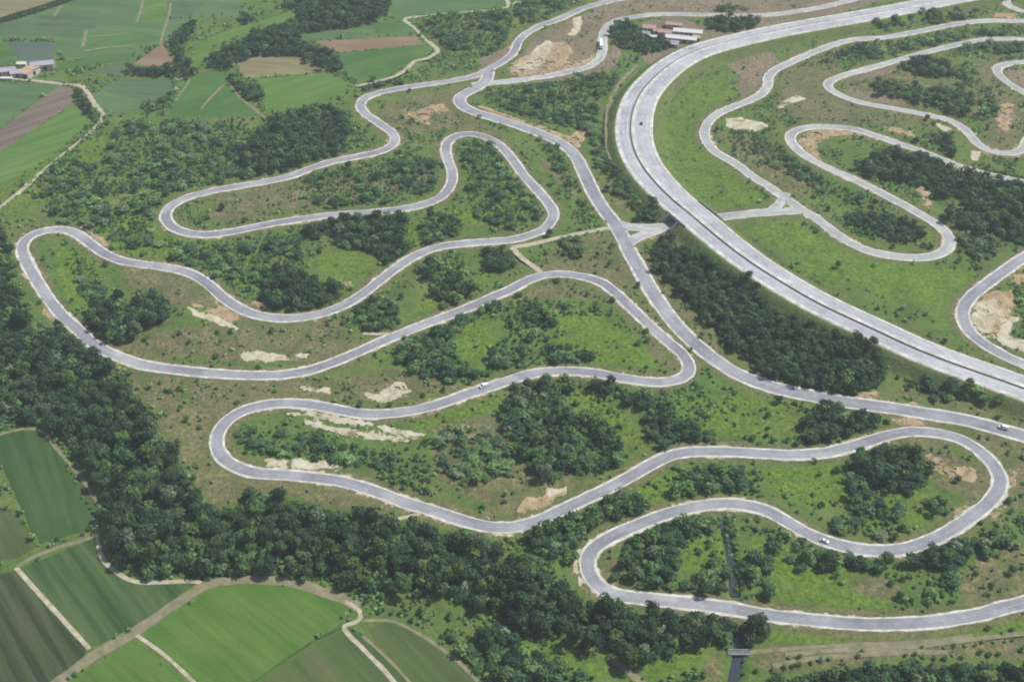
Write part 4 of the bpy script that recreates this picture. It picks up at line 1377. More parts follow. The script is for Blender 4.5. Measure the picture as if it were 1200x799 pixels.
def crown_quads(r, R, base, H, lobes, nq, q, spread=0.62):
    """leaf sprays spread over several uneven boughs; returns (nq,4,3)"""
    cz = (base + H) / 2
    hz = (H - base) / 2
    L = []
    for k in range(lobes):
        a = 2 * math.pi * (k + r.random() * 0.7) / lobes
        rad = R * spread * (0.35 + 0.65 * r.random()) if k else 0
        L.append((rad * math.cos(a), rad * math.sin(a), cz + hz * (r.random() * 1.0 - 0.45) if k else cz + hz * 0.35, R * (0.36 + 0.24 * r.random())))
    L = np.array(L)
    w = L[:, 3] ** 2
    li = r.choice(len(L), nq, p=w / w.sum())
    d = r.normal(size=(nq, 3))
    d[:, 2] = np.where(d[:, 2] < -0.3, -d[:, 2], d[:, 2])
    d /= np.linalg.norm(d, axis=1)[:, None]
    rr = L[li, 3] * (0.82 + 0.3 * r.random(nq))
    sc = np.array([1, 1, max(0.75, hz / R * 1.05)])
    P = L[li, :3] + d * rr[:, None] * sc
    P[:, 2] = np.clip(P[:, 2], base * 0.7, H)
    nrm = d + r.normal(size=(nq, 3)) * 0.38
    nrm /= np.linalg.norm(nrm, axis=1)[:, None]
    return orient(r, P, nrm, q * (0.65 + 0.7 * r.random(nq)))


def orient(r, P, nrm, size):
    ref = r.normal(size=P.shape)
    u = np.cross(nrm, ref); u /= np.linalg.norm(u, axis=1)[:, None] + 1e-9
    v = np.cross(nrm, u)
    u = u * size[:, None] * 0.5
    v = v * size[:, None] * (0.34 + 0.2 * r.random(len(P)))[:, None]
    fold = nrm * (size * 0.14)[:, None]
    return np.stack([P - u, P - v * 1.0 - fold * 0, P + u, P + v], 1) + 0 * fold[:, None]


def tint_for(r, sp, n, var=0.16):
    base = leafcol(SPECIES[sp][r.integers(len(SPECIES[sp]))])
    t = base[None] * (1 + var * r.normal(size=(n, 1))) * (1 + 0.05 * r.normal(size=(n, 3)))
    return np.clip(t, 0.004, 0.6)


def trunk_mesh(r, R, H):
    V, F = [], []

    def limb(p0, p1, r0, r1, seg=6):
        p0, p1 = np.array(p0), np.array(p1)
        d = p1 - p0; d = d / np.linalg.norm(d)
        u = np.cross(d, (0.3, 0.9, 0.1)); u /= np.linalg.norm(u); v = np.cross(d, u)
        b = len(V)
        for p, rr in ((p0, r0), ((p0 + p1) / 2 + r.normal(size=3) * 0.08, (r0 + r1) / 2), (p1, r1)):
            for k in range(seg):
                a = 2 * math.pi * k / seg
                V.append(tuple(p + u * rr * math.cos(a) + v * rr * math.sin(a)))
        for ring in range(2):
            for k in range(seg):
                F.append((b + ring * seg + k, b + ring * seg + (k + 1) % seg, b + (ring + 1) * seg + (k + 1) % seg, b + (ring + 1) * seg + k))

    limb((0, 0, -0.4), (0.1, 0, H * 0.45), 0.05 * R + 0.08, 0.03 * R + 0.05)
    for k in range(5):
        a = 2 * math.pi * k / 5 + r.random()
        z0 = H * (0.25 + 0.2 * r.random())
        limb((0.05, 0, z0), (math.cos(a) * R * 0.6, math.sin(a) * R * 0.6, z0 + H * 0.32), 0.03 * R + 0.04, 0.03)
    return pymesh('trunk', V, F, M['bark'])


# prototypes: unit-ish trees, 8 shapes per species
PROTO = {}
for sp in ('dark', 'mid', 'olive', 'silver'):
    PROTO[sp] = []
    for k in range(5 if sp in ('dark', 'mid') else 3):
        r = np.random.default_rng(100 + 10 * k + len(sp))
        R, H = 3.0, 7.5 + 1.5 * r.random()
        Q = crown_quads(r, R, H * 0.16, H, 10 + int(6 * r.random()), 640, 0.74)
        PROTO[sp].append((quadmesh('crown', Q, M['leaf'], tint_for(r, sp, len(Q))), trunk_mesh(r, R, H), H))
BUSH = []
for k in range(8):
    r = np.random.default_rng(300 + k)
    Q = crown_quads(r, 1.5, 0.05, 2.1, 6, 150, 0.55, 0.6)
    sp = ('bush', 'bush', 'mid', 'dark', 'bush', 'olive', 'bush', 'mid')[k]
    BUSH.append((quadmesh('foliage', Q, M['leaf'], tint_for(r, sp, len(Q)) * 1.25), sp))

# ------------------------------------------------------------------ where vegetation stands
# (outline in the photograph, tree height, spacing, species weights, keep share, label, group)
DK = {'dark': .72, 'mid': .22, 'olive': .03, 'silver': .03}
MX = {'dark': .42, 'mid': .38, 'olive': .14, 'silver': .06}
SV = {'dark': .32, 'mid': .30, 'olive': .16, 'silver': .22}
WOODS = [
    ([(-190,265),(6,270),(17,312),(19,348),(34,380),(52,392),(66,380),(82,388),(100,408),(120,424),(148,450),(165,472),(182,505),(208,540),(228,575),(246,598),(268,598),(290,585),(325,578),(372,595),(425,602),(480,616),(530,625),(575,635),(590,655),(615,660),(650,668),(660,700),(700,708),(750,716),(800,720),(850,727),(900,733),(900,742),(850,750),(825,752),(790,760),(792,772),(737,780),(712,770),(687,760),(655,748),(600,732),(575,720),(550,712),(525,702),(475,697),(425,689),(357,679),(300,674),(235,674),(180,676),(150,670),(130,650),(124,622),(120,590),(106,555),(90,530),(74,503),(45,497),(-190,500)], 8.6, 4.7, DK, 0.95, "broadleaf tree in the crowded dark wood curving round the bottom-left fields", "trees of the long dark wood"),
    ([(768,278),(785,280),(800,290),(822,300),(840,314),(860,327),(880,333),(890,349),(905,360),(930,374),(960,388),(985,397),(1008,404),(1036,418),(1040,432),(1028,452),(990,460),(950,458),(925,450),(905,443),(876,424),(857,405),(846,395),(825,370),(800,342),(790,332),(771,317),(767,305)], 6.0, 3.8, {'dark': .86, 'mid': .14}, 1.0, "dark tree in the dense wedge-shaped grove against the left side of the motorway", "trees of the motorway grove"),
    ([(1050,437),(1070,432),(1100,445),(1122,455),(1125,466),(1100,476),(1060,455)], 4.5, 4.4, DK, 0.7, "small tree in the ragged belt below the motorway's lower stretch", "trees below the motorway"),
    ([(1122,448),(1160,460),(1370,486),(1370,496),(1160,472),(1122,460)], 4.6, 4.2, MX, 0.85, "small tree in the thin row beside the motorway's lower edge", "row of small trees beside the motorway"),
    ([(102,368),(115,352),(135,346),(150,350),(165,340),(190,345),(202,362),(190,377),(168,382),(163,394),(140,400),(113,397),(103,387)], 7.5, 4.4, DK, 1.0, "tall tree in the round dark clump inside the leftmost loop", "trees of the round clump in the leftmost loop"),
    ([(303,328),(315,315),(340,308),(355,315),(362,330),(395,332),(405,346),(398,354),(375,359),(345,360),(318,362),(305,345)], 7.0, 4.2, {'dark': .9, 'mid': .1}, 1.0, "tall tree in the dark clump above the second loop road beside the bright lawn", "trees of the clump beside the lawn"),
    ([(355,268),(385,257),(430,254),(450,256),(475,250),(478,262),(470,280),(487,290),(472,305),(455,310),(440,300),(432,290),(405,290),(390,280),(370,278)], 5.8, 4.0, DK, 0.95, "tree in the dark band between the two upper loop roads", "trees of the band between the upper loops"),
    ([(493,268),(510,250),(535,255),(540,270),(525,279),(510,286),(495,288)], 5.2, 4.2, MX, 0.9, "tree in the small grove right of the dark band", "trees of the small upper grove"),
    ([(485,318),(500,305),(520,315),(540,325),(555,342),(540,352),(520,358),(505,352),(510,338),(495,328)], 5.5, 4.0, MX, 0.95, "tree in the slanting thicket between the middle loops", "trees of the slanting thicket"),
    ([(415,357),(430,347),(455,352),(470,367),(468,380),(450,388),(430,385),(417,376)], 4.2, 3.8, MX, 0.9, "low tree in the rounded thicket above the cream spur", "trees of the rounded thicket"),
    ([(565,292),(575,288),(600,296),(604,312),(590,318),(575,315),(566,305)], 5.2, 3.8, DK, 1.0, "tree in the small dark copse beside the cream path fork", "trees of the copse at the path fork"),
    ([(655,280),(675,276),(690,292),(680,300),(662,294)], 4.6, 4.0, MX, 0.9, "tree in the little copse below the cream path", "trees of the copse below the cream path"),
    ([(470,398),(480,388),(505,390),(535,374),(560,362),(590,352),(598,362),(570,372),(540,382),(530,400),(540,425),(560,438),(530,446),(490,438),(467,422)], 5.2, 4.0, MX, 0.85, "tree in the mixed thicket left of the bright clearing in the middle loop", "trees left of the bright clearing"),
    ([(590,368),(615,352),(655,353),(672,366),(650,378),(640,396),(690,408),(694,426),(670,430),(620,432),(580,432),(575,410),(596,395)], 5.2, 4.2, MX, 0.8, "tree in the mixed thicket right of the bright clearing in the middle loop", "trees right of the bright clearing"),
    ([(603,450),(640,443),(672,445),(675,460),(660,458),(662,482),(690,493),(715,500),(728,517),(730,540),(715,552),(680,548),(660,555),(650,566),(630,560),(615,540),(598,520),(588,490),(590,465)], 5.8, 4.2, MX, 0.88, "tree in the broad thicket filling the inside of the lower loop", "trees of the lower loop thicket"),
    ([(675,443),(700,446),(720,450),(745,460),(775,472),(790,490),(815,500),(842,510),(836,520),(800,517),(770,522),(755,507),(752,490),(762,482),(740,472),(715,464),(690,456)], 5.6, 4.0, DK, 0.95, "tree in the dark diagonal belt between the lower loop and the broad road", "trees of the dark diagonal belt"),
    ([(938,492),(946,478),(965,472),(980,475),(1000,482),(1020,485),(1034,495),(1031,508),(1000,510),(985,513),(965,522),(935,522),(932,513),(952,503)], 6.0, 4.2, DK, 0.95, "tree in the dark copse wedged between the broad road and the right-hand loop", "trees of the wedge copse"),
    ([(1000,537),(1020,522),(1050,518),(1075,530),(1090,545),(1088,560),(1070,573),(1045,573),(1030,565),(1018,580),(1000,582),(992,562)], 6.8, 4.4, DK, 0.97, "tree in the dark mound of trees inside the right-hand hairpin", "trees of the right-hand hairpin"),
    ([(1085,583),(1100,576),(1113,590),(1110,602),(1090,604)], 5.5, 4.2, MX, 0.9, "tree in the small clump below the mound in the right-hand hairpin", "trees of the small clump in the hairpin"),
    ([(995,585),(1015,580),(1040,590),(1060,600),(1050,612),(1015,610)], 4.6, 4.5, MX, 0.75, "tree in the open scatter south of the right-hand mound", "scattered trees south of the mound"),
    ([(612,620),(640,607),(680,598),(700,580),(740,574),(765,586),(745,600),(705,618),(690,628),(680,642),(668,655),(640,650),(620,640)], 5.8, 4.3, MX, 0.92, "tree in the wooded tongue between the two lowest loops", "trees of the wooded tongue"),
    ([(812,547),(840,550),(870,545),(890,560),(896,583),(870,580),(840,576),(800,582),(788,577)], 5.2, 4.2, MX, 0.85, "tree in the thicket above the lowest hairpin road", "trees above the lowest hairpin"),
    ([(722,642),(732,628),(760,620),(800,608),(840,606),(850,616),(830,622),(810,632),(796,645),(793,670),(790,690),(742,682),(730,666)], 5.8, 4.3, MX, 0.93, "tree in the wood filling the left end of the bottom loop", "trees at the left end of the bottom loop"),
    ([(790,687),(830,672),(835,655),(852,660),(855,695),(835,698),(800,692)], 5.5, 4.3, MX, 0.9, "tree in the thicket left of the dark drain", "trees left of the drain"),
    ([(873,652),(890,640),(902,660),(904,704),(882,700),(871,682)], 5.2, 4.4, SV, 0.85, "tree in the thicket right of the dark drain", "trees right of the drain"),
    ([(880,625),(905,612),(935,628),(960,645),(955,660),(920,650),(890,640)], 4.6, 4.8, SV, 0.75, "greyish small tree beside the straight stretch of the bottom loop", "small trees beside the bottom loop"),
    ([(932,648),(950,655),(975,647),(1000,652),(1020,658),(1050,658),(1062,665),(1040,670),(1000,665),(970,664),(940,665)], 5.0, 4.3, DK, 0.85, "tree in the row just below the white car's road", "row of trees below the white car"),
    ([(965,612),(985,605),(1015,605),(1055,615),(1065,625),(1030,632),(1000,628),(975,622)], 4.2, 4.4, SV, 0.8, "pale small tree in the row above the white car's road", "pale trees above the white car"),
    ([(1065,650),(1090,637),(1115,632),(1142,642),(1132,655),(1115,672),(1090,664),(1070,660)], 6.4, 4.3, DK, 0.95, "tree in the dark clump under the right end of the hairpin", "trees under the right end of the hairpin"),
    ([(1140,637),(1175,630),(1180,645),(1160,655),(1145,650)], 5.0, 4.3, DK, 0.9, "tree in the small clump by the dry slope at the right", "trees by the dry slope"),
    ([(1090,680),(1120,672),(1128,692),(1110,700),(1085,692)], 4.2, 4.5, MX, 0.75, "tree in the loose group on the meadow above the bottom road", "loose trees above the bottom road"),
    ([(880,805),(950,792),(1000,784),(1060,776),(1100,781),(1370,770),(1370,845),(880,845)], 6.2, 4.3, DK, 0.97, "tree in the dark wood along the bottom right edge", "trees along the bottom right edge"),
    ([(700,716),(760,724),(820,730),(900,736),(905,748),(880,756),(850,752),(800,745),(740,745),(700,735)], 6.2, 4.4, MX, 0.9, "tree in the belt directly under the bottom road", "trees under the bottom road"),
    ([(500,738),(516,750),(540,768),(575,796),(600,820),(622,820),(590,790),(552,758),(524,738)], 5.0, 3.8, MX, 0.95, "tree in the dense hedge right of the brown-tinged bottom field", "trees of the bottom hedge"),
    ([(560,735),(600,745),(640,775),(700,800),(760,830),(640,850),(590,810)], 5.6, 4.5, MX, 0.84, "tree dotted over the grassy slope below the wood at the bottom", "trees dotted over the bottom slope"),
    # right of the motorway
    ([(1000,193),(1040,177),(1085,181),(1110,196),(1150,196),(1200,206),(1370,212),(1370,290),(1200,285),(1175,272),(1150,276),(1130,266),(1102,255),(1122,242),(1142,236),(1132,226),(1100,225),(1085,216),(1060,212),(1015,206)], 6.2, 4.6, DK, 0.92, "tree in the large dark wood beyond the right-hand loop road", "trees of the large right-hand wood"),
    ([(1124,272),(1150,268),(1172,278),(1170,296),(1150,302),(1130,292)], 4.2, 3.8, {'silver': .6, 'mid': .4}, 0.95, "pale grey-green small tree below the large right-hand wood", "pale trees below the right-hand wood"),
    ([(992,250),(1010,244),(1030,249),(1060,256),(1080,266),(1084,276),(1070,283),(1045,281),(1020,271),(1000,260)], 4.0, 3.6, {'dark': .92, 'mid': .08}, 1.0, "low dark tree in the oval thicket inside the right-hand loop", "trees of the oval thicket"),
    ([(853,151),(875,153),(900,163),(925,184),(950,198),(980,216),(1015,232),(1008,240),(965,222),(925,200),(885,180),(860,167)], 4.0, 4.0, MX, 0.75, "small tree in the scrub band along the right-hand loop", "small trees along the right-hand loop"),
    ([(1017,100),(1050,99),(1080,106),(1110,103),(1140,111),(1143,126),(1130,136),(1100,126),(1060,116),(1025,109)], 4.8, 4.4, MX, 0.9, "tree in the grove inside the furthest hairpin", "trees of the furthest hairpin"),
    ([(1055,74),(1080,65),(1110,76),(1120,86),(1100,89),(1075,86),(1060,81)], 5.0, 4.2, DK, 0.95, "tree in the dark clump below the furthest hairpin road", "trees of the dark clump by the furthest hairpin"),
    ([(1118,80),(1140,75),(1150,95),(1140,105),(1122,98)], 4.2, 4.8, MX, 0.8, "tree linking the two groves in the furthest hairpin", "trees linking the far groves"),
    ([(1150,111),(1170,108),(1168,136),(1152,139),(1147,126)], 4.4, 4.5, MX, 0.85, "tree beside the bare streak at the far right", "trees beside the bare streak"),
    ([(1095,152),(1110,156),(1122,173),(1115,181),(1102,173)], 5.6, 4.2, DK, 1.0, "tree in the small dark clump under the furthest hairpin", "trees of the small far clump"),
    ([(1018,31),(1050,23),(1110,13),(1145,16),(1110,26),(1070,36),(1045,39)], 4.6, 5.0, MX, 0.8, "tree in the belt between the motorway and the top loop road", "trees between motorway and top loop"),
    ([(955,70),(1000,54),(1032,49),(1036,66),(1010,67),(965,77)], 4.2, 4.8, MX, 0.75, "tree in the scrub between the two top right loop roads", "trees between the top right loops"),
    ([(1115,57),(1150,51),(1370,49),(1370,61),(1150,62)], 4.2, 4.8, MX, 0.75, "tree along the top of the furthest loop road", "trees along the furthest loop"),
    ([(1040,50),(1080,46),(1130,36),(1200,32),(1200,38),(1130,44),(1090,54),(1050,64)], 4.0, 5.2, MX, 0.55, "tree in the thin scatter between the two top right roads", "thin trees between the top right roads"),
    # around the works and upper middle
    ([(715,32),(730,23),(745,28),(757,40),(775,46),(788,53),(760,58),(735,54),(718,51)], 5.5, 4.2, DK, 0.95, "tree in the dark group in front of the works", "trees in front of the works"),
    ([(828,21),(845,19),(892,22),(886,33),(850,36),(830,33)], 4.6, 4.4, DK, 0.9, "tree in the dark group right of the works", "trees right of the works"),
    ([(838,8),(870,6),(876,12),(845,13)], 3.6, 5.0, DK, 0.7, "tree on the bare ground above the works", "trees on the bare ground"),
    ([(590,103),(640,99),(690,90),(726,88),(722,102),(705,130),(695,152),(650,142),(600,127),(575,114)], 3.8, 4.4, MX, 0.62, "small tree in the scrub triangle under the works road", "small trees of the scrub triangle"),
    ([(690,150),(706,150),(712,185),(735,215),(748,238),(738,248),(715,225),(695,180)], 4.4, 4.2, MX, 0.75, "tree in the strip between the broad road and the motorway", "trees between the broad road and motorway"),
    ([(745,248),(765,242),(773,256),(764,266),(750,262)], 5.2, 3.4, DK, 1.0, "tree in the small dark clump beside the underpass mouth", "trees beside the underpass mouth"),
    ([(625,150),(645,158),(672,200),(680,225),(665,222),(645,190)], 4.0, 4.5, MX, 0.6, "small tree between the upper loop and the broad road", "small trees beside the upper loop"),
    ([(540,165),(570,165),(600,200),(630,235),(635,255),(600,265),(560,262),(545,235),(550,205)], 4.0, 4.8, MX, 0.45, "tree in the open wood inside the tall upper loop", "trees inside the tall upper loop"),
    # left and top
    ([(300,152),(320,137),(350,127),(380,121),(405,131),(409,150),(405,170),(395,183),(370,188),(330,198),(300,203),(280,190)], 6.4, 4.6, DK, 0.95, "tree in the dark wood left of the upper loop road", "trees of the wood left of the upper loop"),
    ([(138,145),(160,141),(200,142),(240,143),(290,143),(300,203),(250,214),(200,222),(185,245),(150,228),(118,202)], 5.0, 5.0, SV, 0.6, "tree in the mixed grey-green wood below the far meadows", "trees of the mixed grey-green wood"),
    ([(40,212),(75,190),(115,195),(150,228),(180,250),(180,285),(150,290),(110,268),(60,255)], 4.6, 5.0, SV, 0.42, "tree in the open scrub above the leftmost loop", "scrub trees above the leftmost loop"),
    ([(185,285),(240,285),(300,275),(355,268),(365,300),(310,312),(300,345),(260,335),(215,308)], 4.4, 4.8, MX, 0.46, "tree in the scrub below the upper left loop", "scrub trees below the upper left loop"),
    ([(240,77),(250,60),(275,51),(300,37),(350,24),(345,12),(330,3),(400,-12),(458,-12),(455,18),(430,26),(400,33),(385,36),(355,37),(350,46),(375,56),(398,66),(401,82),(385,83),(365,71),(330,64),(290,69),(262,80)], 6.6, 5.2, {'dark': .95, 'mid': .05}, 1.0, "tree in the dark wooded arc among the far fields", "trees of the dark wooded arc"),
    ([(200,47),(222,27),(229,31),(215,51),(218,71),(231,81),(231,91),(215,93),(208,89),(145,85),(143,80),(200,80),(208,76)], 5.4, 4.6, {'dark': .95, 'mid': .05}, 1.0, "tree in the thick hedge round the bare brown triangle", "hedge trees round the brown triangle"),
    ([(265,82),(280,93),(300,99),(310,98),(313,106),(305,117),(290,114),(275,98)], 5.4, 4.4, DK, 1.0, "tree in the dark row below the tan field", "trees below the tan field"),
    ([(165,122),(190,112),(204,112),(196,135),(170,136)], 4.2, 4.4, DK, 0.85, "tree at the foot of the grey-green plot", "trees at the foot of the grey-green plot"),
    ([(283,18),(296,17),(296,27),(284,26)], 5.5, 4.4, DK, 1.0, "tree in the little clump at the lime strip", "trees of the little far clump"),
    ([(495,24),(530,19),(592,13),(602,28),(592,50),(575,65),(552,60),(530,58),(510,42)], 4.4, 4.6, MX, 0.82, "tree in the scrub wood beside the zigzag path", "trees beside the zigzag path"),
    ([(602,4),(640,-6),(664,6),(640,20),(610,28)], 4.6, 4.8, MX, 0.85, "tree in the scrub wood at the top edge by the road", "trees at the top edge by the road"),
    ([(430,90),(455,88),(478,92),(470,98),(440,104),(425,108)], 4.0, 4.4, MX, 0.7, "tree along the path end beside the upper loop", "trees along the path end"),
    ([(86,104),(92,104),(104,122),(118,134),(112,142),(96,124)], 4.4, 3.6, DK, 1.0, "tree in the dark row beside the farm track bend", "trees beside the farm track bend"),
    ([(350,208),(420,195),(500,185),(520,195),(505,225),(440,238),(380,244)], 3.6, 4.8, MX, 0.45, "tree in the scrub inside the upper left loop", "scrub trees inside the upper left loop"),
    ([(280,500),(330,505),(420,520),(480,540),(440,548),(350,535),(285,535)], 3.4, 4.0, MX, 0.8, "low tree in the dark scrub below the pale terraces", "low trees below the pale terraces"),
    ([(500,505),(560,500),(600,525),(600,555),(560,570),(520,555)], 3.8, 4.4, SV, 0.7, "low tree in the grey-green scrub inside the lower loop", "low trees of the grey-green scrub"),
    ([(285,575),(330,580),(330,590),(290,592)], 5.0, 4.0, DK, 0.95, "tree at the tip of the wood under the lower loop", "trees at the tip of the wood"),
    ([(75,300),(100,305),(125,335),(120,355),(100,345)], 3.8, 4.4, MX, 0.7, "tree in the scrub inside the leftmost loop", "scrub trees inside the leftmost loop"),
]
WOODMASK = paint([w[0] for w in WOODS], 1)
SINGLE = [
    (912, 472, 5.0, 'dark', "lone dark round tree on the verge below the broad road"),
    (711, 224, 4.6, 'dark', "lone dark tree at the right verge of the broad road above the triangle junction"),
    (981, 315, 4.2, 'dark', "lone dark tree in the middle of the green slope right of the motorway"),
    (1025, 240, 5.0, 'dark', "lone tree on the inside verge of the right-hand loop near the oval thicket"),
    (970, 246, 3.8, 'mid', "small lone tree at the right of the small triangle beyond the motorway"),
    (1086, 141, 4.6, 'dark', "lone dark tree against the lower side of the furthest hairpin road"),
    (1073, 167, 4.6, 'dark', "left of two round trees in the gap under the furthest hairpin"),
    (1090, 167, 4.0, 'dark', "right of two round trees in the gap under the furthest hairpin"),
    (1053, 701, 4.0, 'dark', "lone dark tree at the end of the brown patch above the bottom road"),
    (220, 496, 3.6, 'mid', "lone bushy tree on the dry slope between the wood and the lower loop"),
    (409, 197, 5.6, 'dark', "dark tree standing close under the upper loop road beside the wood"),
    (261, 247, 5.2, 'dark', "lone dark tree inside the left end of the upper loop"),
    (746, 71, 4.6, 'dark', "lone dark tree between the works road and the motorway"),
    (1185, 672, 4.6, 'dark', "lone low dark tree on the dry slope at the right edge"),
    (1122, 563, 3.8, 'dark', "small dark tree on the orange bare patch in the right-hand hairpin"),
    (640, 273, 5.0, 'dark', "dark tree against the loop road just above the cream path"),
    (748, 338, 3.6, 'dark', "lone small tree on the dry strip between two roads"),
    (1113, 28, 3.6, 'mid', "lone small tree above the top right loop road"),
    (812, 403, 3.4, 'mid', "small tree between the broad road and the motorway grove"),
    (480, 108, 3.0, 'dark', "small dark bush-like tree just below the upper loop road"),
    (700, 300, 3.6, 'dark', "left small tree on the dry ground below the triangle junction"),
    (713, 312, 3.6, 'dark', "right small tree on the dry ground below the triangle junction"),
    (1110, 192, 3.6, 'dark', "small dark tree at the end of the loop road by the large wood"),
    (840, 154, 3.4, 'dark', "small dark tree at the inside of the loop road bend right of the motorway"),
    (860, 178, 3.2, 'dark', "small dark tree just inside the loop road below the scrub band"),
    (75, 383, 6.0, 'dark', "dark tree overhanging the outer edge of the leftmost loop"),
    (88, 386, 5.0, 'mid', "tree crowding the road where the wood meets the leftmost loop"),
]

TREES = []      # x, y, h, rad, species, label, group
for W_ in WOODS:
    pts, h, sp_, wts, keep, lab, grp = W_
    P = wpoly(pts, h * 0.45)
    x0, y0 = P.min(0); x1, y1 = P.max(0)
    rows = int((y1 - y0) / (sp_ * 0.87)) + 1
    cols = int((x1 - x0) / sp_) + 1
    jx, iy = np.meshgrid(np.arange(cols), np.arange(rows))
    X = x0 + (jx + 0.5 * (iy % 2)) * sp_ + rng.normal(size=jx.shape) * sp_ * 0.24
    Y = y0 + iy * sp_ * 0.87 + rng.normal(size=jx.shape) * sp_ * 0.24
    X, Y = X.ravel(), Y.ravel()
    ok = inside(P, X, Y) & (rng.random(len(X)) < keep) & (fbm(X, Y, 15, 77) > (0.27 if keep > 0.86 else 0.44))
    ok &= (look(D_ROAD, X, Y) > 7.0) & (look(D_TRK, X, Y) > 2.6) & (look(D_DR, X, Y) > 4.0) & (look(FIELD_MASK, X, Y) < 0.5) & (look(D_UND, X, Y) > 8.5)
    hk_ = look(D_HWY, X, Y); ok &= hk_ > 13.6
    X, Y = X[ok], Y[ok]
    names = list(wts); pw = np.array([wts[k] for k in names]); pw /= pw.sum()
    clump = fbm(X, Y, 22, 99)
    qx, qy = to_px(X, Y)
    fringe = inside(np.array([(140,655),(235,632),(330,628),(450,655),(560,685),(600,733),(430,702),(300,676),(180,680)], float), qx, qy) if grp == "trees of the long dark wood" else np.zeros(len(X), bool)
    pw2 = np.array([{'dark': .2, 'mid': .55, 'olive': .2, 'silver': .05}[k] for k in names]) if fringe.any() else pw
    for x, y, c, fr in zip(X, Y, clump, fringe):
        sc = float(np.clip(0.78 + 0.5 * (c - 0.5) + 0.32 * rng.normal(), 0.40, 1.6)) * 1.12
        TREES.append((x, y, h * sc, sp_ * 0.70 * (0.7 + 0.35 * sc + 0.08 * rng.normal()) * (0.85 if fr else 1), names[rng.choice(len(names), p=pw2 if fr else pw)], lab, grp))
for (px, py, h, sp, lab) in SINGLE:
    x, y = at(px, py)
    if float(look(D_ROAD, x, y)) < 7.6:
        # step off the asphalt
        best = None
        for a in np.linspace(0, 2 * math.pi, 24):
            for d_ in (1.5, 3, 4.5, 6, 7.5, 9):
                xx, yy = x + d_ * math.cos(a), y + d_ * math.sin(a)
                if float(look(D_ROAD, xx, yy)) >= 7.6 and (best is None or d_ < best[0]):
                    best = (d_, xx, yy)
        if best: x, y = best[1], best[2]
    TREES.append((x, y, h, h * 0.52, sp, lab, None))

tx = np.array([t[0] for t in TREES]); ty = np.array([t[1] for t in TREES]); th = np.array([t[2] for t in TREES]); tr_ = np.array([t[3] for t in TREES])
tz = look(HGT, tx, ty)
tpx, tpy = to_px(tx, ty, tz + th * 0.5)
depth = ty * CP + (CAM_H - tz) * SP
size_px = np.sqrt(th * tr_) / depth
vis = (tpx > 4) & (tpx < 1196) & (tpy > 4) & (tpy < 795)
score = np.where(vis, size_px, 0)
single = np.array([t[6] is None for t in TREES])
order = np.argsort(-np.where(single, 99, score))
N_IND = 300
ind = set(order[:N_IND].tolist())
inframe = (tpx > -230) & (tpx < 1430) & (tpy > -60) & (tpy < 880)


LANDM = [(40, 330, "beside the leftmost loop"), (40, 440, "above the rounded dark field"), (120, 520, "right of the rounded dark field"), (170, 630, "above the white curved path"),
         (260, 600, "at the tip under the lower loop"), (330, 640, "above the bright bottom field"), (450, 650, "near the white spur"), (560, 690, "above the bottom hedge"),
         (640, 710, "left of the lowest hairpin bend"), (760, 740, "under the bottom road"), (870, 740, "by the dark drain")]
TONE = {'dark': "dark", 'mid': "mid-green", 'olive': "olive", 'silver': "pale grey-green"}


def add_tree(i):
    x, y, h, rad, sp, lab, grp = TREES[i]
    if grp == "trees of the long dark wood":
        lm = min(LANDM, key=lambda q: (q[0] - tpx[i]) ** 2 + (q[1] - tpy[i]) ** 2)[2]
        sz = "big" if rad * h > 38 else ("small" if rad * h < 24 else "middling")
        dv = min(LANDM, key=lambda q: (q[0] - tpx[i]) ** 2 + (q[1] - tpy[i]) ** 2)
        dx_, dy_ = tpx[i] - dv[0], tpy[i] - dv[1]
        wh_ = "centre" if abs(dx_) < 14 and abs(dy_) < 14 else (("right part" if dx_ > 0 else "left part") if abs(dx_) > abs(dy_) else ("lower part" if dy_ > 0 else "upper part"))
        lab = f"{sz} {TONE[sp]} tree in the long dark wood, {wh_}, {lm}" 
    cme, tme, H = PROTO[sp][int(rng.integers(len(PROTO[sp])))]
    if len(lab.replace('-', ' ').split()) > 16:
        lab = lab.replace(' long dark wood', ' wood')
    e = bpy.data.objects.new('broadleaf_tree', None)
    e.location = (x, y, float(tz[i]))
    e.rotation_euler = (0, 0, rng.random() * 6.28)
    e.scale = (rad / 3.0, rad / 3.0 * (0.9 + 0.2 * rng.random()), h / H)
    COL.objects.link(e)
    tag(e, lab, "tree", grp)
    link('trunk', tme, e)
    link('crown', cme, e)


for i in order[:N_IND]:
    add_tree(int(i))

# the rest of the woods as one mass, each tree still its own crown of leaf sprays
RAWC = {}
for sp in ('dark', 'mid', 'olive', 'silver'):
    RAWC[sp] = []
    for k in range(6):
        r = np.random.default_rng(500 + 10 * k + len(sp))
        RAWC[sp].append(crown_quads(r, 3.0, 1.0, 8.0, 12, 190, 1.15))
THIN = {w[6] for w in WOODS if w[4] < 0.86}
QV, QT = [], []
for i in range(len(TREES)):
    if i in ind or not inframe[i]:
        continue
    x, y, h, rad, sp, lab, grp = TREES[i]
    Q = RAWC[sp][int(rng.integers(6))]
    nq = 190 if depth[i] < 800 else 130
    Q = Q[rng.permutation(190)[:nq]]
    a = rng.random() * 6.28
    ca, sa = math.cos(a), math.sin(a)
    s = rad / 3.0 * (1.0 if nq > 120 else 1.04)
    V = np.stack([(Q[..., 0] * ca - Q[..., 1] * sa) * s + x, (Q[..., 0] * sa + Q[..., 1] * ca) * s + y, Q[..., 2] * h / 8.0 + tz[i]], -1)
    QV.append(V)
    QT.append(tint_for(rng, sp, nq, 0.14) * (0.8 + 0.4 * rng.random()) * (1.0 if sp == 'silver' else 1.3 if grp in THIN else 1.06))
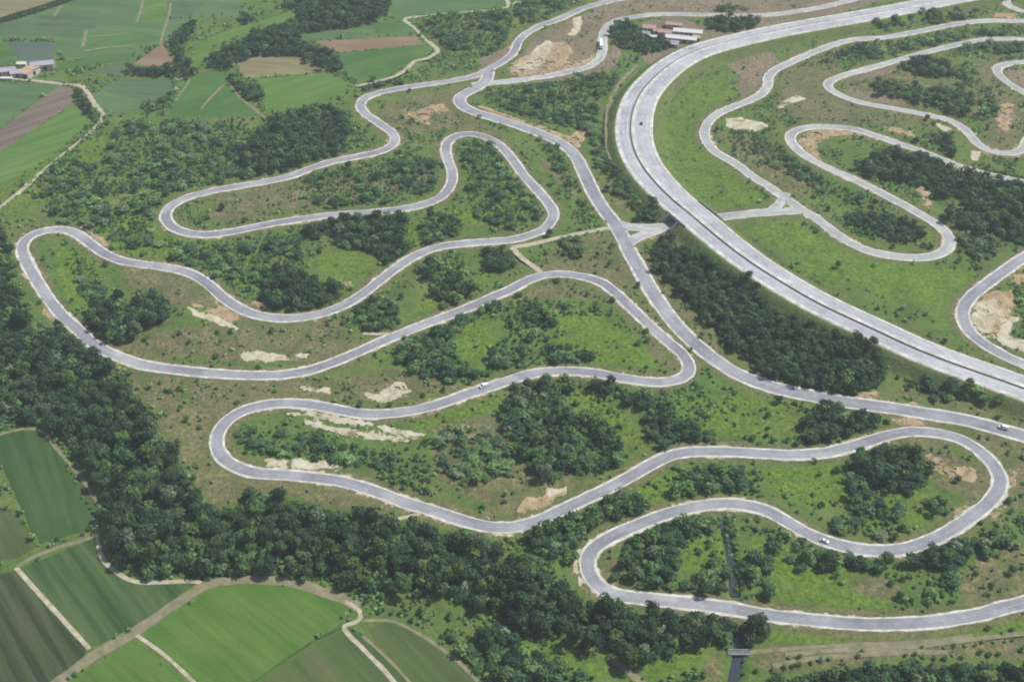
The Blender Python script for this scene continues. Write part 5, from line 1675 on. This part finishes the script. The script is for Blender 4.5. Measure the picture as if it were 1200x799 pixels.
link('woodland', quadmesh('woodland', np.concatenate(QV), M['leaf'], np.concatenate(QT)), kind='stuff', label="remaining dark thickets and woods between the roads and far fields", cat="woodland")
print("TREES", len(TREES), "stuff quads", sum(len(q) for q in QV))

# ------------------------------------------------------------------ shrubs and undergrowth
st = 2.15
cx_, cy_ = np.meshgrid(np.arange(-635, 635, st), np.arange(262, 1120, st))
X = (cx_ + rng.random(cx_.shape) * st).ravel(); Y = (cy_ + rng.random(cy_.shape) * st).ravel()
ppx, ppy = to_px(X, Y)
ok = (ppx > -190) & (ppx < 1390) & (ppy > -30) & (ppy < 860)
X, Y, ppx, ppy = X[ok], Y[ok], ppx[ok], ppy[ok]
cl = fbm(X, Y, 26, 201); cl2 = fbm(X, Y, 8, 211)
dens = np.clip((cl - 0.34) * 3.4, 0.10, 1) * np.clip((cl2 - 0.30) * 3.2, 0.10, 1)
lu, dry, pal, orr_, bar = (look(A, X, Y) for A in (A_LUSH, A_DRY, A_PALE * 1.4, A_OR * 1.2, A_BARE))
dens *= (1 - 0.50 * np.clip(lu * 1.6, 0, 1)) * (1 - 0.66 * np.clip(dry * 1.5, 0, 1)) * (1 - np.clip(pal * 1.6, 0, 0.97)) * (1 - np.clip(orr_ * 1.5, 0, 0.93)) * (1 - np.clip(bar * 1.3, 0, 0.92))
wd = look(WOODMASK, X, Y)
dens = np.where(wd > 0.5, 0.6, dens * 0.95)
dr_, dhw, dtk, ddr = look(D_ROAD, X, Y), look(D_HWY, X, Y), look(D_TRK, X, Y), look(D_DR, X, Y)
dens = np.where((dr_ < 5.4) | (dhw < 19) | (dtk < 2.2) | (ddr < 2.4) | (look(FIELD_MASK, X, Y) > 0.3) | (look(D_UND, X, Y) < 9), 0, dens)
open_ = look(paint([LUSH[0], LUSH[9], [(640,375),(700,368),(750,395),(770,428),(700,415)], LUSH[1], LUSH[8]], 2), X, Y)
dens *= (1 - 0.86 * open_)
dens *= np.where(dhw < 40, 0.35, 1.0) * (0.35 + 0.65 * sstep(5.5, 10, dr_))
hit = rng.random(len(X)) < dens
X, Y = X[hit], Y[hit]
szs = np.clip(0.40 + 0.36 * rng.gamma(2.0, 0.56, len(X)), 0.34, 1.65)
wd = look(WOODMASK, X, Y)
# rows of small bushes planted below the bottom road, and along hedges
extra = []


def bush_line(pts, gap, s, jit=0.6):
    C = spline([at(*p) for p in pts], gap)
    for c in C:
        if rng.random() < 0.9:
            extra.append((c[0] + jit * rng.normal(), c[1] + jit * rng.normal(), s * (0.75 + 0.5 * rng.random())))


bush_line([(925,773),(970,766),(1050,760),(1120,757),(1200,748)], 4.6, 0.8)
bush_line([(905,785),(960,776),(1040,769)], 4.4, 1.0)
bush_line([(1060,768),(1110,771),(1150,766),(1200,758)], 4.2, 0.95)
bush_line([(1045,756),(1100,752),(1200,738)], 5.2, 0.7)
bush_line([(96,124),(112,142),(118,150),(108,162),(88,178),(70,190)], 2.6, 1.25)
bush_line([(207,90),(203,112),(190,135)], 3.0, 1.4)
bush_line([(112,607),(70,532),(50,500)], 4.0, 0.8)
bush_line([(8,48),(64,49)], 4.0, 0.8)
bush_line([(46,90),(58,88),(66,84)], 2.4, 1.2)
bush_line([(70,60),(72,66)], 3.0, 1.2)
bush_line([(92,86),(108,88)], 5.0, 1.1)
bush_line([(155,58),(185,54)], 3.5, 1.0)
bush_line([(404,86),(412,94),(424,101),(440,97)], 3.0, 0.9)
bush_line([(722,255),(742,270)], 60, 0.5)
bush_line([(845,606),(850,625),(855,650),(857,680)], 3.0, 0.95)
bush_line([(853,606),(858,625),(863,650),(866,690)], 3.0, 0.95)
bush_line([(870,750),(872,775),(866,800)], 3.0, 0.6)
bush_line([(200,22),(262,18)], 9.0, 1.2)
bush_line([(248,32),(262,28),(270,26)], 4.0, 1.3)
if extra:
    E = np.array(extra)
    okx = (look(D_ROAD, E[:, 0], E[:, 1]) > 4.6) & (look(D_TRK, E[:, 0], E[:, 1]) > 1.4)
    E = E[okx]
    X = np.concatenate([X, E[:, 0]]); Y = np.concatenate([Y, E[:, 1]]); szs = np.concatenate([szs, E[:, 2]]); wd = np.concatenate([wd, np.zeros(len(E))])
bz = look(HGT, X, Y)
bpx, bpy_ = to_px(X, Y, bz)
bd = Y * CP + (CAM_H - bz) * SP
sc_ = np.where((wd < 0.3) & (bpx > 6) & (bpx < 1194) & (bpy_ > 6) & (bpy_ < 793), szs / bd, 0)
bo_ = np.argsort(-sc_)
NB = 290
ZONES = [
    (lambda x, y: y > 735 and x > 880, "round bush in the planted rows below the bottom road", "bushes in rows below the bottom road"),
    (lambda x, y: x > 690 and y > 600 and x < 1180, "bush on the meadow inside the bottom loop", "bushes inside the bottom loop"),
    (lambda x, y: x < 700 and y > 690, "bush on the grassy slope at the bottom below the wood", "bushes on the bottom slope"),
    (lambda x, y: x > 1100 and y > 500, "bush on the dry ground right of the right-hand hairpin", "bushes right of the hairpin"),
    (lambda x, y: x > 690 and y > 440, "bush on the green slopes of the right-hand loop", "bushes of the right-hand loop"),
    (lambda x, y: y > 440 and x > 250, "bush in the scrub inside the lower loop", "bushes inside the lower loop"),
    (lambda x, y: y > 400 and x <= 300, "bush on the dry slope between the dark wood and the loops", "bushes on the dry slope by the wood"),
    (lambda x, y: x > 760, "bush on the slopes right of the motorway", "bushes right of the motorway"),
    (lambda x, y: y > 330 and x > 400, "bush in the scrub of the middle loop", "bushes of the middle loop"),
    (lambda x, y: y > 260, "bush in the scrub of the leftmost loop", "bushes of the leftmost loop"),
    (lambda x, y: True, "bush in the scrub around the upper loops", "bushes around the upper loops"),
]
BL = [(940, 775, "beside the bottom right wood"), (1060, 762, "in the middle of the planted rows"), (1160, 752, "at the right end of the planted rows"),
      (750, 650, "in the left end of the bottom loop"), (830, 640, "left of the dark drain"), (900, 660, "right of the dark drain"), (1000, 680, "by the brown patch of the bottom loop"), (1110, 685, "near the dry slope of the bottom loop"),
      (500, 770, "by the bottom hedge"), (620, 760, "on the slope below the long wood"), (720, 770, "by the dirt path below the long wood"), (1150, 620, "right of the hairpin bend"), (1170, 690, "on the dry slope at the right edge"),
      (1060, 590, "inside the right-hand hairpin"), (960, 570, "on the green slope of the right-hand loop"), (860, 490, "below the broad road"), (850, 570, "above the lowest hairpin road"), (720, 500, "in the bright glade beside the diagonal belt"),
      (300, 510, "below the pale terraces"), (400, 535, "above the pale bank of the lower loop"), (470, 560, "in the lower loop near its road"), (540, 510, "in the middle of the lower loop"), (560, 580, "by the orange bank of the lower loop"), (650, 575, "at the right of the orange bank"),
      (200, 480, "on the dry slope by the dark wood"), (250, 440, "between the leftmost and lower loops"), (400, 460, "above the lower loop's upper road"), (60, 620, "by the dull path between the fields"), (700, 400, "on the lawn of the middle loop"), (540, 400, "in the bright clearing of the middle loop"),
      (640, 300, "below the cream path"), (820, 430, "between the broad road and the lower loop"), (1000, 330, "on the green slope right of the motorway"), (1120, 480, "below the motorway")]
bi = set(bo_[:NB].tolist())
for i in bo_[:NB]:
    i = int(i)
    lab, grp = next((l, g) for fn, l, g in ZONES if fn(bpx[i], bpy_[i]))
    wh = min(BL, key=lambda q: (q[0] - bpx[i]) ** 2 + (q[1] - bpy_[i]) ** 2)[2]
    grp = 'bushes ' + wh
    q0 = min(BL, key=lambda q: (q[0] - bpx[i]) ** 2 + (q[1] - bpy_[i]) ** 2)
    ex, ey = bpx[i] - q0[0], bpy_[i] - q0[1]
    sd = ('to the right' if ex > 0 else 'to the left') if abs(ex) > abs(ey) else ('lower down' if ey > 0 else 'higher up')
    lab = ('large' if szs[i] > 1.4 else ('medium' if szs[i] > 1.1 else 'small')) + ' round bush ' + wh + ', ' + sd
    o = link('bush', BUSH[int(rng.integers(len(BUSH)))][0], label=lab, cat="bush", group=grp)
    o.location = (X[i], Y[i], float(bz[i]))
    s = float(szs[i])
    o.scale = (s, s * (0.85 + 0.3 * rng.random()), s * (0.8 + 0.3 * rng.random()))
    o.rotation_euler = (0, 0, rng.random() * 6.28)
RAWB = [crown_quads(np.random.default_rng(700 + k), 1.5, 0.05, 2.0, 5, 42, 1.0, 0.6) for k in range(8)]
QV, QT = [], []
tone = fbm(X, Y, 20, 301)
for i in range(len(X)):
    if i in bi:
        continue
    nq = 42 if bd[i] < 700 else 26
    Q = RAWB[int(rng.integers(8))][rng.permutation(42)[:nq]]
    a = rng.random() * 6.28
    ca, sa = math.cos(a), math.sin(a)
    s = szs[i]
    V = np.stack([(Q[..., 0] * ca - Q[..., 1] * sa) * s + X[i], (Q[..., 0] * sa + Q[..., 1] * ca) * s + Y[i], Q[..., 2] * s * (0.7 + 0.4 * rng.random()) + bz[i]], -1)
    QV.append(V)
    u = tone[i] + 0.14 * rng.normal()
    sp = ('mid' if u < 0.36 else ('bush' if u < 0.56 else ('olive' if u < 0.74 else 'silver'))) if rng.random() > 0.05 else 'dark'
    if wd[i] > 0.4: sp = 'dark' if rng.random() < 0.6 else 'mid'
    QT.append(tint_for(rng, sp, nq, 0.14) * (1.3 + 0.6 * rng.random()))
link('undergrowth', quadmesh('undergrowth', np.concatenate(QV), M['leaf'], np.concatenate(QT)), kind='stuff', label="low mixed scrub scattered over the slopes between the roads", cat="undergrowth")
print("BUSHES", len(X), "quads", sum(len(q) for q in QV))

# hedge in the top left corner: one clipped dark band
C = spline([at(*p) for p in [(-30,36),(0,27),(40,15),(70,5),(100,-6)]], 1.2)
T, N = frame2(C)
hv = []
r = np.random.default_rng(900)
for k in range(len(C)):
    m_ = 26
    off = (r.random(m_) * 2 - 1)
    ang = np.arccos(off)
    P = np.column_stack([C[k, 0] + N[k, 0] * off * 3.2 + r.normal(size=m_) * 0.5, C[k, 1] + N[k, 1] * off * 3.2 + r.normal(size=m_) * 0.5, 4.2 * np.sin(ang) * (0.75 + 0.35 * r.random(m_))])
    nn = np.column_stack([N[k, 0] * off, N[k, 1] * off, np.sin(ang) + 0.1]) + r.normal(size=(m_, 3)) * 0.3
    nn /= np.linalg.norm(nn, axis=1)[:, None]
    hv.append(orient(r, P, nn, 1.3 * (0.7 + 0.6 * r.random(m_))))
hv = np.concatenate(hv)
hd = bpy.data.objects.new('hedge', None); COL.objects.link(hd)
hd.location = (C[len(C) // 2, 0], C[len(C) // 2, 1], 0)
tag(hd, "straight dark hedge crossing the far fields in the top left corner", "hedge")
hv = hv - np.array([hd.location.x, hd.location.y, 0])
link('foliage', quadmesh('foliage', hv, M['leaf'], tint_for(r, 'dark', len(hv))), hd)

# ------------------------------------------------------------------ finish the ground sheet
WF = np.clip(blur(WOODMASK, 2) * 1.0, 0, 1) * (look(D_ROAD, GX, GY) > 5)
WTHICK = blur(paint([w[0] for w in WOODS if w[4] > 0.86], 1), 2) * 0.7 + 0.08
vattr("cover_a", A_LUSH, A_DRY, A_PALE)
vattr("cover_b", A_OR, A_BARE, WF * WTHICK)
me.update(calc_edges=True)
link('ground', me, kind='structure', label="rolling grass and scrub land under the whole scene")
print("GROUND", len(me.polygons))

# ------------------------------------------------------------------ haze
HAZE = 0.00010
if HAZE:
    hm = bpy.data.materials.new("haze_air")
    hm.use_nodes = True
    nt = hm.node_tree
    for n in list(nt.nodes):
        nt.nodes.remove(n)
    out = nt.nodes.new("ShaderNodeOutputMaterial")
    pv = nt.nodes.new("ShaderNodeVolumePrincipled")
    pv.inputs['Color'].default_value = (0.86, 0.92, 1.0, 1)
    pv.inputs['Density'].default_value = HAZE
    nt.links.new(pv.outputs[0], out.inputs['Volume'])
    X0, X1, Y0, Y1 = gx[0] - 20, gx[-1] + 20, gy[0] - 20, gy[-1] + 20
    link('haze', pymesh('haze', *boxes([(X0, X1, Y0, Y1, -6.0, 425.0)]), hm), kind='stuff', label="pale summer haze over the whole valley", cat="haze")
